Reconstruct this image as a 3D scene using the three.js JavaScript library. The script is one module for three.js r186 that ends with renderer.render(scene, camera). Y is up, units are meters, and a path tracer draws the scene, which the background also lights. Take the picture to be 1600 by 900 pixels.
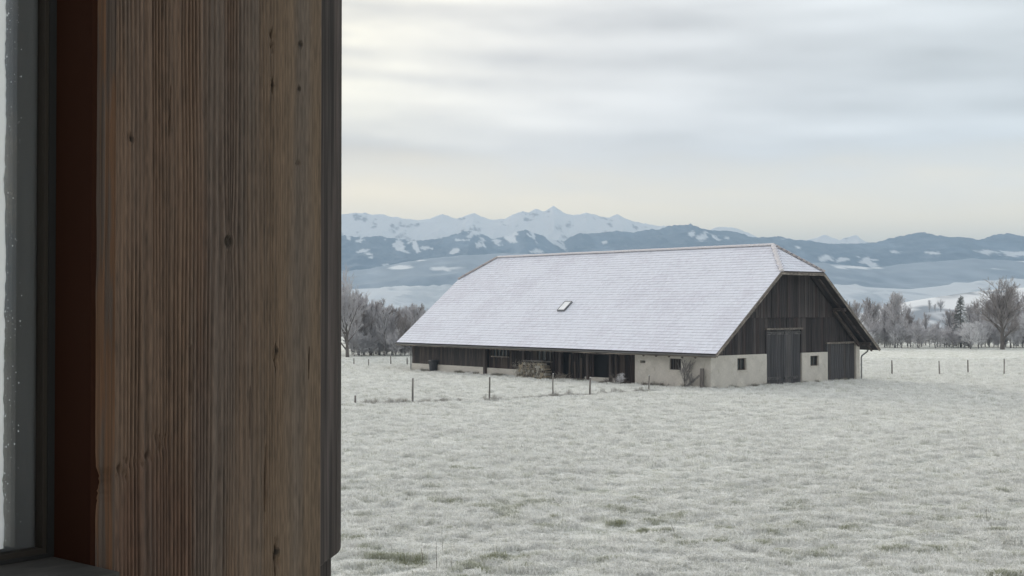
import * as THREE from 'three';
import { mergeGeometries } from 'three/addons/utils/BufferGeometryUtils.js';

// ---------------------------------------------------------------- camera, sky, sun, exposure
const scene = new THREE.Scene();
const F = 2013.2, HORIZON = 478.35, EYE = 4.9;            // focal length and horizon in pixels of a 1600 x 900 frame
const camera = new THREE.PerspectiveCamera(2 * Math.atan(450 / F) * 180 / Math.PI, 16 / 9, 0.05, 30000);
camera.position.set(0, EYE, 0);
camera.rotation.x = Math.atan((HORIZON - 450) / F);
const renderer = new THREE.WebGLRenderer({ antialias: true });
renderer.toneMapping = THREE.LinearToneMapping;
renderer.toneMappingExposure = 1.78;
renderer.shadowMap.enabled = true;

const clamp = (v, a = 0, b = 1) => Math.min(b, Math.max(a, v));
const lerp = (a, b, t) => a + (b - a) * t;
const smooth = (a, b, v) => { const t = clamp((v - a) / (b - a)); return t * t * (3 - 2 * t); };
function rng(seed) { let s = seed | 0; return () => { s = (s + 0x6d2b79f5) | 0; let t = Math.imul(s ^ (s >>> 15), 1 | s); t = (t + Math.imul(t ^ (t >>> 7), 61 | t)) ^ t; return ((t ^ (t >>> 14)) >>> 0) / 4294967296; }; }
function hash(ix, iy) { let h = Math.imul(ix, 374761393) + Math.imul(iy, 668265263); h = Math.imul(h ^ (h >>> 13), 1274126177); return ((h ^ (h >>> 16)) >>> 0) / 4294967296; }
function noise(x, y) {
  const ix = Math.floor(x), iy = Math.floor(y), fx = x - ix, fy = y - iy, u = fx * fx * (3 - 2 * fx), v = fy * fy * (3 - 2 * fy);
  return lerp(lerp(hash(ix, iy), hash(ix + 1, iy), u), lerp(hash(ix, iy + 1), hash(ix + 1, iy + 1), u), v);
}
function fbm(x, y, o = 4) { let s = 0, a = 0.5, n = 0; for (let i = 0; i < o; i++) { s += a * noise(x, y); n += a; a *= 0.5; x = x * 2.03 + 17.3; y = y * 2.03 - 9.1; } return s / n; }
function ridged(x, y, o = 4) { let s = 0, a = 0.5, n = 0; for (let i = 0; i < o; i++) { s += a * (1 - Math.abs(2 * noise(x, y) - 1)); n += a; a *= 0.5; x = x * 2.1 + 31.7; y = y * 2.1 + 11.3; } return s / n; }
function table(points) { return (x) => { if (x <= points[0][0]) return points[0][1]; for (let i = 1; i < points.length; i++) if (x <= points[i][0]) { const [a, b] = points[i - 1], [c, d] = points[i]; return lerp(b, d, (x - a) / (c - a)); } return points[points.length - 1][1]; }; }

const SUN_AZ = -25 * Math.PI / 180, SUN_EL = 16 * Math.PI / 180;     // left of the view, low, behind thin cloud
const sunDir = new THREE.Vector3(Math.sin(SUN_AZ) * Math.cos(SUN_EL), Math.sin(SUN_EL), -Math.cos(SUN_AZ) * Math.cos(SUN_EL));
{
  const W = 2048, H = 1024, data = new Float32Array(W * H * 4);
  for (let j = 0; j < H; j++) for (let i = 0; i < W; i++) {
    const el = ((j + 0.5) / H - 0.5) * Math.PI, a = ((i + 0.5) / W - 0.5) * 2 * Math.PI;
    const x = Math.cos(el) * Math.cos(a), y = Math.sin(el), z = Math.cos(el) * Math.sin(a);
    const deg = el * 180 / Math.PI;
    // layered cloud: long flat bands, a warm thin place round the hidden sun, bright clear strip over the mountains
    const az = Math.atan2(x, -z), sx = 2.6 * Math.sin(az) + 0.9 * Math.cos(az), e = deg + 2.2 * Math.sin(az) ;
    const band = fbm(sx * 1.3 + 4.2, e * 0.30 + 0.6 * fbm(sx * 2.2, e * 0.2, 3), 6) - 0.5;
    const fine = fbm(sx * 3.2 - 5, e * 1.1 + 2, 6) - 0.5;
    const wide = fbm(sx * 0.9 + 9, e * 0.06 + 4, 3) - 0.5;
    const cs = clamp(x * sunDir.x + y * sunDir.y + z * sunDir.z, -1, 1), ang = Math.acos(cs) * 180 / Math.PI;
    const glow = Math.exp(-((ang / 16) ** 2));
    const low = smooth(7.4, 3.6, deg + 4 * band + 2 * fine - 1.1 * Math.sin(az)), left = smooth(0.5, -0.35, Math.sin(az));
    const open = smooth(0.03, 0.14, fbm(sx * 0.8 + 2.2, 6, 3) - 0.5 + 0.12) * smooth(5.4, 3.4, deg) * smooth(0.22, 0.36, Math.sin(az));
    let r = 0.550, g = 0.535, b = 0.528;
    const k = 1 + 0.62 * band + 0.50 * fine + 0.34 * wide;
    r *= k; g *= k; b *= k;
    const cool = smooth(-0.1, 0.42, Math.sin(az)); r *= lerp(1, 0.93, cool); b *= lerp(1, 1.035, cool);
    const w = Math.max(0, glow * (0.85 + 2.6 * band + 2.2 * fine));
    r += 0.60 * w; g += 0.51 * w; b += 0.20 * w;
    r = lerp(r, 1.07, low * 0.85); g = lerp(g, 0.91, low * 0.85); b = lerp(b, 0.65, low * 0.85);
    r = lerp(r, 0.55, open * 0.6); g = lerp(g, 0.68, open * 0.6); b = lerp(b, 0.70, open * 0.6);
    const o = (j * W + i) * 4;
    data[o] = r; data[o + 1] = g; data[o + 2] = b; data[o + 3] = 1;
  }
  const sky = new THREE.DataTexture(data, W, H, THREE.RGBAFormat, THREE.FloatType);
  sky.mapping = THREE.EquirectangularReflectionMapping; sky.magFilter = THREE.LinearFilter; sky.minFilter = THREE.LinearFilter; sky.needsUpdate = true;
  scene.background = sky; scene.environment = sky;
}
const sun = new THREE.DirectionalLight(new THREE.Color().setRGB(1, 0.93, 0.82), 1.5);
sun.position.copy(sunDir).multiplyScalar(160).add(new THREE.Vector3(10, 0, -80));
sun.target.position.set(10, 0, -80);
sun.castShadow = true; sun.shadow.radius = 26; sun.shadow.mapSize.set(4096, 4096);
Object.assign(sun.shadow.camera, { left: -110, right: 110, top: 110, bottom: -110, near: 1, far: 400 });
scene.add(sun, sun.target);
scene.fog = new THREE.FogExp2(new THREE.Color().setRGB(0.55, 0.77, 1.0), 0.00037);

// ---------------------------------------------------------------- helpers
const taken = {};
function numbered(name) { const n = taken[name] = (taken[name] ?? -1) + 1; return n ? `${name}_${String(n).padStart(3, '0')}` : name; }
function shade(o) { o.castShadow = true; o.receiveShadow = true; return o; }
function tag(o, label, category, group, kind) { Object.assign(o.userData, { label, category }); if (group) o.userData.group = group; if (kind) o.userData.kind = kind; return o; }
function thing(name, label, category, [x, y, z] = [0, 0, 0], turn = 0, group) {
  const o = new THREE.Group(); o.name = numbered(name); o.position.set(x, y, z); o.rotation.y = turn; scene.add(o);
  return tag(o, label, category, group);
}
function part(name, geometry, material, parent) { const m = shade(new THREE.Mesh(geometry, material)); m.name = name; parent.add(m); return m; }
function structure(name, geometry, material, label, category) { const m = shade(new THREE.Mesh(geometry, material)); m.name = numbered(name); m.userData = { kind: 'structure', label, category }; scene.add(m); return m; }
function rgb(r, g, b) { return new THREE.Color().setRGB(r, g, b); }
function mat(r, g, b, roughness = 0.9, more = {}) { return new THREE.MeshStandardMaterial({ color: rgb(r, g, b), roughness, ...more }); }
function tex(w, h, fn, srgb = false, repeat) {
  const d = new Uint8Array(w * h * 4);
  for (let j = 0; j < h; j++) for (let i = 0; i < w; i++) { const c = fn(i / w, j / h, i, j), o = (j * w + i) * 4; for (let k = 0; k < 3; k++) d[o + k] = clamp(Array.isArray(c) ? c[k] : c) * 255; d[o + 3] = 255; }
  const t = new THREE.DataTexture(d, w, h); t.wrapS = t.wrapT = THREE.RepeatWrapping; t.magFilter = THREE.LinearFilter; t.minFilter = THREE.LinearMipmapLinearFilter; t.generateMipmaps = true; t.needsUpdate = true;
  if (srgb) t.colorSpace = THREE.SRGBColorSpace; if (repeat) t.repeat.set(...repeat); return t;
}
// noise that closes on itself at 0 and 1
function loop2(u, v, fx, fy, o = 4) { const f = (a, b) => fbm(a * fx + 7.7, b * fy + 3.3, o); const su = smooth(0, 1, u), sv = smooth(0, 1, v); return lerp(lerp(f(u, v), f(u - 1, v), su), lerp(f(u, v - 1), f(u - 1, v - 1), su), sv); }
function box(w, h, d, x = 0, y = 0, z = 0) { const g = new THREE.BoxGeometry(w, h, d); g.translate(x, y, z); return g; }
function span(x0, x1, y0, y1, z0, z1) { return box(Math.abs(x1 - x0), Math.abs(y1 - y0), Math.abs(z1 - z0), (x0 + x1) / 2, (y0 + y1) / 2, (z0 + z1) / 2); }
function bare(g) { const h = g.index ? g.toNonIndexed() : g; for (const k of Object.keys(h.attributes)) if (k !== 'position' && k !== 'normal' && k !== 'uv') h.deleteAttribute(k); return h; }
function join(list) { return mergeGeometries(list.map(bare)); }
function soup(triangles, color) {     // flat array of x y z
  const g = new THREE.BufferGeometry(); g.setAttribute('position', new THREE.BufferAttribute(new Float32Array(triangles), 3));
  if (color) g.setAttribute('color', new THREE.BufferAttribute(new Float32Array(color), 3));
  g.computeVertexNormals(); return g;
}
function beam(a, b, w, h) {           // squared timber from a to b
  const A = new THREE.Vector3(...a), B = new THREE.Vector3(...b), g = new THREE.BoxGeometry(w, h, A.distanceTo(B));
  const m = new THREE.Matrix4().lookAt(B, A, new THREE.Vector3(0, 1, 0)); m.setPosition(A.add(B).multiplyScalar(0.5)); g.applyMatrix4(m); return g;
}
function rod(points, r, sides = 6, caps = true) {
  const c = new THREE.CatmullRomCurve3(points.map((p) => new THREE.Vector3(...p)), false, 'catmullrom', 0.1);
  return new THREE.TubeGeometry(c, Math.max(2, points.length * 4), r, sides, false);
}
const at = (px, py, d) => [(px - 800) / F * d, EYE + (HORIZON - py) / F * d, -d];   // where a sight line meets distance d

// ---------------------------------------------------------------- ground
function lie(x, z) {                  // height of the field
  const d = Math.hypot(x, z);
  let y = 0.10 * (fbm(x * 0.045 + 5, z * 0.045, 3) - 0.5) * smooth(15, 40, d);
  const near = smooth(170, 60, d);
  y += near * (0.085 * (fbm(x * 0.55, z * 1.0 + 40, 3) - 0.5) + 0.05 * (ridged(x * 1.5 + 9, z * 2.3, 2) - 0.6) + 0.055 * (noise(x * 2.4 + 7, z * 3.1) - 0.5) + 0.05 * smooth(70, 35, d) * (noise(x * 4.2, z * 5.1) - 0.5));
  y -= 4.5 * smooth(158, 330, -z + 0.10 * (x + 20));    // the land falls towards the valley behind the trees
  return y;
}
function axis(stops) {                // [from, step, to] runs, growing outwards
  const out = []; for (const [a, s, b] of stops) for (let v = a; v < b - 1e-6; v += s) out.push(v); out.push(stops[stops.length - 1][2]); return out;
}
{
  const xs = [-4600, -3400, -2200, -1200, -600, -300, -180, -120, -90, -70, -55].concat(axis([[-44, 1.2, -20], [-20, 0.19, 31], [31, 0.7, 62]]), [70, 85, 110, 150, 220, 350, 700, 1400, 2400, 3400, 4600]);
  const zs = [1200, 500, 150, 60, 25, 8, 0, -6, -12, -16];
  for (let z = -19; z > -46; z -= 0.13) zs.push(z);
  for (let z = -46; z > -78; z -= 0.24) zs.push(z);
  for (let z = -78; z > -112; z -= 0.5) zs.push(z);
  for (let z = -112; z > -180; z -= 1.5) zs.push(z);
  for (const z of [-185, -200, -230, -270, -330, -420, -560, -800, -1200, -2000, -3300, -4700]) zs.push(z);
  const pos = [], col = [], uv = [], idx = [];
  for (const z of zs) for (const x of xs) {
    pos.push(x, lie(x, z), z); uv.push(x / 7, z / 7);
    const thin = smooth(0.60, 0.74, fbm(x * 0.30 + 12, z * 0.55 + 3, 4)) * smooth(50, 26, -z), k = 0.94 + 0.12 * fbm(x * 0.08, z * 0.1, 3);
    col.push(k * lerp(1, 0.70, thin), k * lerp(1, 0.72, thin), k * lerp(1, 0.62, thin));
  }
  const n = xs.length;
  for (let j = 0; j < zs.length - 1; j++) for (let i = 0; i < n - 1; i++) { const a = j * n + i; idx.push(a, a + 1, a + n, a + 1, a + n + 1, a + n); }
  const g = new THREE.BufferGeometry();
  g.setAttribute('position', new THREE.Float32BufferAttribute(pos, 3)); g.setAttribute('color', new THREE.Float32BufferAttribute(col, 3)); g.setAttribute('uv', new THREE.Float32BufferAttribute(uv, 2)); g.setIndex(idx); g.computeVertexNormals();
  const frostMap = tex(1024, 1024, (u, v) => {
    const a = loop2(u, v, 46, 60, 4), b = loop2(u, v, 9, 12, 4), c = loop2(u, v, 190, 230, 2);
    const f = clamp(0.66 + 1.9 * (a - 0.5) + 0.8 * (b - 0.5) + 1.3 * (c - 0.5));
    return [lerp(0.58, 0.955, f), lerp(0.595, 0.96, f), lerp(0.53, 0.95, f)];
  }, true);
  const bump = tex(1024, 1024, (u, v) => clamp(0.5 + 1.2 * (loop2(u, v, 70, 95, 3) - 0.5) + 0.7 * (loop2(u, v, 22, 30, 3) - 0.5)));
  structure('field', g, new THREE.MeshStandardMaterial({ map: frostMap, bumpMap: bump, bumpScale: 0.05, vertexColors: true, roughness: 0.95 }), 'wide hoar-frosted meadow running from the foreground to the trees', 'field');
}

// ---------------------------------------------------------------- far hills and mountains
function range(name, label, D, deep, outline, [x0, x1], nx, nt, relief, paint, falling = 1) {
  const top = table(outline.map(([px, py]) => { const p = at(px, py, D); return [p[0], p[1]]; }));
  const pos = [], col = [], idx = [];
  const lo = -30;
  for (let j = 0; j <= nt; j++) for (let i = 0; i <= nx; i++) {
    const t = j / nt * 1.25, x = lerp(x0, x1, i / nx) * D, edge = smooth(0, 0.06, Math.min(i, nx - i) / nx);
    const z = -D + deep * (1 - t);
    const up = t <= 1 ? Math.pow(t, falling) : 1 - Math.pow((t - 1) * 4, 1.3);
    const crest = top(x) * edge;
    let y = lerp(lo, crest, up);
    const mid = t <= 1 ? Math.sin(Math.PI * Math.min(1, t)) : 0;
    y += relief(x, z, t, mid, crest);
    pos.push(x, y, z);
  }
  const n = nx + 1;
  for (let j = 0; j < nt; j++) for (let i = 0; i < nx; i++) { const a = j * n + i; idx.push(a, a + 1, a + n, a + 1, a + n + 1, a + n); }
  const g = new THREE.BufferGeometry(); g.setAttribute('position', new THREE.Float32BufferAttribute(pos, 3)); g.setIndex(idx); g.computeVertexNormals();
  const nrm = g.attributes.normal;
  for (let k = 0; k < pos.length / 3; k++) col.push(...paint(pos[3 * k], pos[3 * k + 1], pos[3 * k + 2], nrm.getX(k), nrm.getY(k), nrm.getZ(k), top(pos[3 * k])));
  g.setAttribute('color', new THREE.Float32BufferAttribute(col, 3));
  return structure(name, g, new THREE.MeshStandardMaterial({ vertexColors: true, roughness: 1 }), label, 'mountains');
}
const SNOWY = [[-900, 352], [-500, 338], [-200, 330], [0, 342], [150, 329], [280, 340], [400, 331], [480, 338], [543, 335], [570, 333], [582, 336], [600, 335], [612, 340], [625, 341], [650, 343], [672, 340], [690, 335], [703, 340], [715, 341], [728, 337], [741, 334], [752, 340], [770, 342], [788, 341], [802, 334], [818, 330], [826, 333], [836, 327], [849, 331], [857, 326], [865, 321], [872, 326], [882, 332], [895, 336], [905, 334], [916, 331], [928, 336], [940, 339], [952, 340], [965, 335], [976, 341], [990, 347], [1005, 350], [1020, 350], [1032, 353], [1060, 358], [1100, 361], [1118, 356], [1134, 353], [1150, 356], [1164, 363], [1200, 374], [1255, 378], [1275, 372], [1291, 367], [1302, 370], [1312, 374], [1324, 371], [1336, 368], [1346, 373], [1362, 379], [1420, 384], [1600, 386], [1800, 372], [2000, 350], [2400, 356]];
range('mountain_range', 'long row of snow-covered jagged peaks on the skyline', 3000, 340, SNOWY, [-0.56, 0.62], 1150, 130,
  (x, z, t, mid, crest) => {
    const w = 60 * (fbm(x * 0.004, z * 0.004, 3) - 0.5);
    return mid * 50 * (ridged((x + w) * 0.0056, z * 0.0026 + 3, 4) - 0.62) + (t > 0.8 && t < 1.15 ? 9 * smooth(0.8, 0.95, t) * (ridged(x * 0.024, z * 0.02, 3) - 0.6) : 0) + mid * 30 * (ridged((x + w) * 0.017, z * 0.009, 3) - 0.6) + mid * 15 * (ridged(x * 0.05 + 0.02 * z, z * 0.022, 3) - 0.6);
  },
  (x, y, z, nx, ny, nz, top) => {
    const rock = fbm(x * 0.05 + 0.02 * y, y * 0.10 + z * 0.02, 5), grit = fbm(x * 0.16, y * 0.3, 3), steep = 1 - ny;
    const r = 0.8 * smooth(0.55, 0.66, rock + 0.40 * (steep - 0.45) + 0.30 * (grit - 0.5) - 0.05 * smooth(0, 70, top - y));
    const fir = smooth(-4, 5, (y < 200 ? 1 : 0) * (125 - y) - 60 * fbm(x * 0.02, z * 0.02, 4) - 50);
    let c = [lerp(0.90, 0.20, r), lerp(0.91, 0.22, r), lerp(0.93, 0.25, r)];
    return c.map((v, k) => lerp(v, [0.05, 0.065, 0.08][k], fir));
  }, 0.85);
const WOODED = [[-900, 372], [-500, 360], [-150, 376], [100, 366], [300, 377], [450, 366], [543, 368], [565, 371], [590, 369], [620, 374], [650, 377], [680, 374], [705, 368], [722, 362], [738, 359], [752, 365], [768, 373], [790, 369], [806, 363], [820, 359], [834, 364], [850, 369], [866, 375], [880, 377], [893, 369], [908, 364], [922, 366], [942, 363], [965, 361], [990, 363], [1008, 359], [1030, 358], [1046, 353], [1062, 352], [1080, 350], [1094, 356], [1112, 360], [1135, 361], [1155, 364], [1178, 371], [1215, 370], [1240, 374], [1262, 376], [1290, 380], [1312, 381], [1345, 380], [1370, 378], [1388, 373], [1410, 368], [1425, 365], [1442, 363], [1460, 367], [1482, 371], [1498, 370], [1512, 371], [1530, 375], [1545, 369], [1560, 366], [1578, 365], [1592, 367], [1610, 372], [1700, 380], [1850, 366], [2100, 374], [2400, 380]];
// bright clearings on the wooded slopes: pixel x, y, half width, half height
const CLEAR = [[626, 384, 9, 6], [720, 374, 9, 3], [748, 381, 6, 5], [778, 379, 8, 4], [665, 388, 8, 3], [640, 378, 3, 4], [690, 369, 4, 4], [600, 413, 4, 2.5], [566, 391, 10, 2.5], [578, 399, 6, 3], [560, 375, 6, 3], [711, 392, 4, 4], [844, 393, 12, 2.5], [945, 379, 4, 2], [735, 366, 4, 5], [795, 373, 4, 4], [1080, 364, 6, 4], [1099, 369, 9, 5], [1119, 371, 7, 3.5], [1134, 371, 4, 2], [1247, 386, 6, 2], [1293, 401, 7, 4], [1288, 405, 6, 3], [1318, 406, 7, 2.5], [1360, 410, 14, 6], [1450, 395, 13, 2.5], [1402, 393, 11, 1.5], [1546, 394, 16, 2], [1587, 396, 20, 4], [1228, 371, 6, 2], [1303, 424, 9, 2], [480, 390, 12, 4], [350, 384, 14, 5], [150, 392, 16, 4], [1690, 392, 20, 4]];
function cleared(x, y, D) {
  let m = 0; const px = 800 + x / D * F, py = HORIZON - (y - EYE) / D * F, w = 14 * (fbm(x * 0.05, y * 0.09, 4) - 0.5), e = fbm(x * 0.12 + 4, y * 0.25, 4) - 0.5;
  const torn = fbm(x * 0.06 + y * 0.05, y * 0.16 - x * 0.02, 5) - 0.5;
  CLEAR.forEach(([cx, cy, a, b], i) => { if (Math.abs(px - cx) > 3 * a + 8) return; const t = (i % 3 - 1) * 0.5, dx = px - cx + w, dy = py - cy + 0.3 * w + t * dx * b / a, q = (dx / (a * 1.15)) ** 2 + (dy / (b * 1.1)) ** 2 + 1.4 * e + 4.0 * torn; if (q < 1) m = Math.max(m, smooth(1, 0.8, q)); });
  return m;
}
range('wooded_mountains', 'blue forested mountain slopes with snowy clearings below the white peaks', 2780, 800, WOODED, [-0.56, 0.62], 1150, 130,
  (x, z, t, mid) => mid * 34 * (ridged(x * 0.006 + 5, z * 0.005, 4) - 0.6) + (t > 0.6 && t < 1.05 ? 3.4 * (noise(x * 0.13, z * 0.07) - 0.5) + 2.5 * (noise(x * 0.31, z * 0.2) - 0.5) : 0),
  (x, y, z, nx, ny, nz, top) => {
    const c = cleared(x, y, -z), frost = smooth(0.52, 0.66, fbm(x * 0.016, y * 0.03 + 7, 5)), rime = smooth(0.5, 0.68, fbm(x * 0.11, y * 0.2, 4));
    const a = [0.080, 0.120, 0.180].map((v, k) => v + frost * [0.045, 0.06, 0.075][k] + rime * 0.045);  // blue forest base has distance haze painted in; frost and rime vary it
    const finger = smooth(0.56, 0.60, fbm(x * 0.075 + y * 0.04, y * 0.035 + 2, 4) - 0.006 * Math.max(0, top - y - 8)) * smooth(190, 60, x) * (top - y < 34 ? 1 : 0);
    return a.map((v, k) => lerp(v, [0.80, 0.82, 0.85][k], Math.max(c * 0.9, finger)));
  }, 0.8);
range('wooded_hills', 'low wooded hills in front of the mountains, painted pale blue with mist', 1900, 500, [[-900, 410], [-300, 402], [100, 418], [400, 408], [543, 424], [600, 416], [660, 405], [720, 399], [790, 396], [900, 399], [1000, 404], [1150, 408], [1290, 411], [1360, 418], [1430, 411], [1520, 404], [1600, 408], [1800, 398], [2400, 412]], [-0.75, 0.75], 420, 60,
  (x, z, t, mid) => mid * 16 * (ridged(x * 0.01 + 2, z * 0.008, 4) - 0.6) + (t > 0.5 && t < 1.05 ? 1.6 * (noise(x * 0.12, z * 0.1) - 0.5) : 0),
  (x, y, z) => { const m = smooth(0.71, 0.72, fbm(x * 0.013 + 3, y * 0.09 + z * 0.004, 4)), rime = fbm(x * 0.05, y * 0.12, 4); const a = [0.16 + 0.20 * rime, 0.21 + 0.21 * rime, 0.27 + 0.22 * rime]; return a.map((v, k) => lerp(v, [0.78, 0.80, 0.82][k], m)); }, 0.8);  // pale blue tones, rime included, paint valley mist into the hill colour
range('mist_tinted_foothills', 'frosted fields and hedges at the foot of the hills, painted pale with mist', 1050, 420, [[-900, 452], [-200, 446], [200, 456], [543, 452], [600, 450], [680, 448], [800, 444], [1000, 446], [1290, 446], [1340, 448], [1420, 452], [1480, 446], [1540, 440], [1600, 436], [1800, 430], [2400, 440]], [-0.8, 0.8], 420, 60,
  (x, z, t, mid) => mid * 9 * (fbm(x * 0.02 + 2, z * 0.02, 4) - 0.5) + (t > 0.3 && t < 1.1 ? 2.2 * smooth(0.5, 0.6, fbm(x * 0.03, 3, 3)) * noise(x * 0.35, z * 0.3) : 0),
  (x, y, z) => { const hedge = smooth(0.50, 0.535, fbm(x * 0.02 + 13, z * 0.03 + y * 0.2, 5)) * (0.6 + 0.4 * smooth(0.4, 0.5, fbm(x * 0.3, y * 0.9, 3))); return [lerp(0.52, 0.36, hedge), lerp(0.57, 0.42, hedge), lerp(0.62, 0.48, hedge)]; }, 0.75);  // field and hedge tones lightened and blued to carry the valley mist
range('near_knoll', 'smooth white snowy rise beyond the trees on the right', 560, 200, [[1100, 508], [1300, 500], [1420, 471], [1470, 463], [1520, 456], [1560, 452], [1620, 448], [1750, 452], [1900, 470], [2200, 500]], [0.12, 0.72], 120, 40,
  (x, z, t, mid) => mid * 1.2 * (fbm(x * 0.03 + 2, z * 0.03, 3) - 0.5),
  (x, y, z) => { const wood = smooth(0.47, 0.50, fbm(x * 0.03 + 4, z * 0.05 + y * 0.1, 4)) * (fbm(x * 0.4, y * 0.8, 3) > 0.42 ? 1 : 0.5); return [lerp(0.74, 0.24, wood), lerp(0.76, 0.27, wood), lerp(0.78, 0.31, wood)]; }, 0.7);

// ---------------------------------------------------------------- weathered wood
const planeMap = (tone, seed) => tex(128, 512, (u, v) => {
  const s = fbm(u * 26 + seed, v * 1.6, 4), f = fbm(u * 90 + seed, v * 5, 3), d = fbm(u * 3 + seed * 2, v * 2.4, 3), k = 0.62 + 0.55 * (s - 0.3) + 0.35 * (f - 0.5) + 0.35 * (d - 0.5);
  return tone.map((c) => c * k);
}, true);
const boardBump = tex(128, 512, (u, v) => clamp(0.5 + 1.1 * (fbm(u * 34, v * 2, 4) - 0.5)));
const woods = (tones) => tones.map((t, i) => new THREE.MeshStandardMaterial({ map: planeMap(t, i * 7.3 + 2), bumpMap: boardBump, bumpScale: 0.006, roughness: 0.92 }));
const darkBoards = woods([[0.315, 0.285, 0.285], [0.36, 0.33, 0.325], [0.27, 0.24, 0.24], [0.41, 0.38, 0.37], [0.33, 0.275, 0.265]]);
const greyBoards = woods([[0.43, 0.42, 0.43], [0.50, 0.485, 0.485], [0.37, 0.36, 0.37]]);
const brownBoards = woods([[0.31, 0.245, 0.225], [0.26, 0.215, 0.205], [0.30, 0.265, 0.25], [0.40, 0.345, 0.305]]);
const sideBoards = woods([[0.37, 0.33, 0.31], [0.33, 0.295, 0.28], [0.42, 0.375, 0.345], [0.30, 0.27, 0.26]]);
const timber = woods([[0.44, 0.39, 0.37]])[0], paleTimber = woods([[0.66, 0.62, 0.58]])[0];
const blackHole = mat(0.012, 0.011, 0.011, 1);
const unit = new THREE.BoxGeometry(1, 1, 1);
function slab(name, material, parent, x0, x1, y0, y1, z0, z1) {      // a box part that shares one geometry
  const m = part(name, unit, material, parent); m.position.set((x0 + x1) / 2, (y0 + y1) / 2, (z0 + z1) / 2); m.scale.set(Math.abs(x1 - x0), Math.abs(y1 - y0), Math.abs(z1 - z0)); return m;
}

// ---------------------------------------------------------------- the barn
const paneDark = new THREE.MeshPhysicalMaterial({ color: rgb(0.03, 0.034, 0.036), roughness: 0.12, metalness: 0 });
// its own axes: x along the gable, z out of the gable, the long front wall at x = 0 running to z = -L
const L = 29.7, W = 14.94, EAVE = 0.744, VERGE = 1.04, HE = 2.093, HR = 8.72, HH = 7.0, INSET = 2.306, SLOPE = (HR - HE) / (W / 2 + EAVE);
const barn = thing('barn', 'big old farm barn with frosted half-hipped roof, dark boards and pale plaster', 'barn', [11.673, 0, -75.716], Math.PI / 2 - 0.864);
const plasterMap = tex(512, 512, (u, v) => {
  const a = loop2(u, v, 5, 5, 5), b = loop2(u, v, 40, 40, 3), s = smooth(0.60, 0.74, loop2(u, v, 9, 7, 5)) * 0.16;
  const k = 0.80 + 0.16 * (a - 0.5) + 0.10 * (b - 0.5) - 0.3 * s;
  return [k * 1.0, k * 0.975, k * lerp(0.935, 0.88, s * 2)];
}, true);
const plaster = new THREE.MeshStandardMaterial({ map: plasterMap, bumpMap: plasterMap, bumpScale: 0.03, roughness: 0.95 });
const dirt = new THREE.MeshStandardMaterial({ map: tex(256, 256, (u, v) => { const k = loop2(u, v, 10, 10, 4); return [0.42 + 0.3 * k, 0.40 + 0.29 * k, 0.33 + 0.26 * k]; }, true), roughness: 1 });
function wallWithHoles(x0, x1, y0, y1, holes, depth) {       // in the xy plane, from z = -depth to 0
  const s = new THREE.Shape([[x0, y0], [x1, y0], [x1, y1], [x0, y1]].map((p) => new THREE.Vector2(...p)));
  for (const [a, b, c, d] of holes) s.holes.push(new THREE.Path([[a, c], [a, d], [b, d], [b, c]].map((p) => new THREE.Vector2(...p))));
  const g = new THREE.ExtrudeGeometry(s, { depth, bevelEnabled: false }); g.translate(0, 0, -depth);
  const uv = g.attributes.uv; for (let i = 0; i < uv.count; i++) uv.setXY(i, uv.getX(i) / 2.6, uv.getY(i) / 2.6); return g;
}
const roofAt = (b) => HE + (Math.min(b, W - b) + EAVE) * SLOPE;     // height of the roof plane over x = b
// inner dark core so that every opening looks into a closed building
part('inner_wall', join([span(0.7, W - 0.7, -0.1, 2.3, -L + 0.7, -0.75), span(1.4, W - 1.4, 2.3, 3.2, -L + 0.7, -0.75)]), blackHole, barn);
// gable: plaster
const gableWindows = [[2.42, 3.26, 1.05, 1.77], [9.59, 10.47, 1.10, 1.74]];
part('plaster_wall', wallWithHoles(0, 5.21, -0.3, 1.97, [gableWindows[0]], 0.42), plaster, barn);
part('plaster_wall', wallWithHoles(8.73, 11.42, -0.3, 1.95, [gableWindows[1]], 0.42), plaster, barn);
part('plaster_wall', wallWithHoles(14.56, W, -0.3, 2.35, [], 0.42), plaster, barn);
{ // back and right-hand walls
  const g = wallWithHoles(0, L, -0.3, 2.5, [], 0.3); g.rotateY(Math.PI / 2); g.translate(W - 0.01, 0, -0.002); part('plaster_wall', g, plaster, barn);
  const s = new THREE.Shape([[0, -0.3], [W, -0.3], [W, 2.5], [W / 2, HR - 0.3], [0, 2.5]].map((p) => new THREE.Vector2(...p)));
  const h = new THREE.ExtrudeGeometry(s, { depth: 0.3, bevelEnabled: false }); h.translate(0, 0, -L); part('rear_gable', h, timber, barn);
}
function plankCut(x0, x1, y0, z0, z1, top) {           // upright board whose head follows the roof
  const ya = top(x0), yb = top(x1), g = new THREE.BoxGeometry(x1 - x0, 1, z1 - z0), p = g.attributes.position;
  for (let i = 0; i < p.count; i++) { const right = p.getX(i) > 0; p.setXYZ(i, p.getX(i) + (x0 + x1) / 2, p.getY(i) < 0 ? y0 : right ? yb : ya, p.getZ(i) + (z0 + z1) / 2); }
  g.computeVertexNormals(); return g;
}
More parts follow.
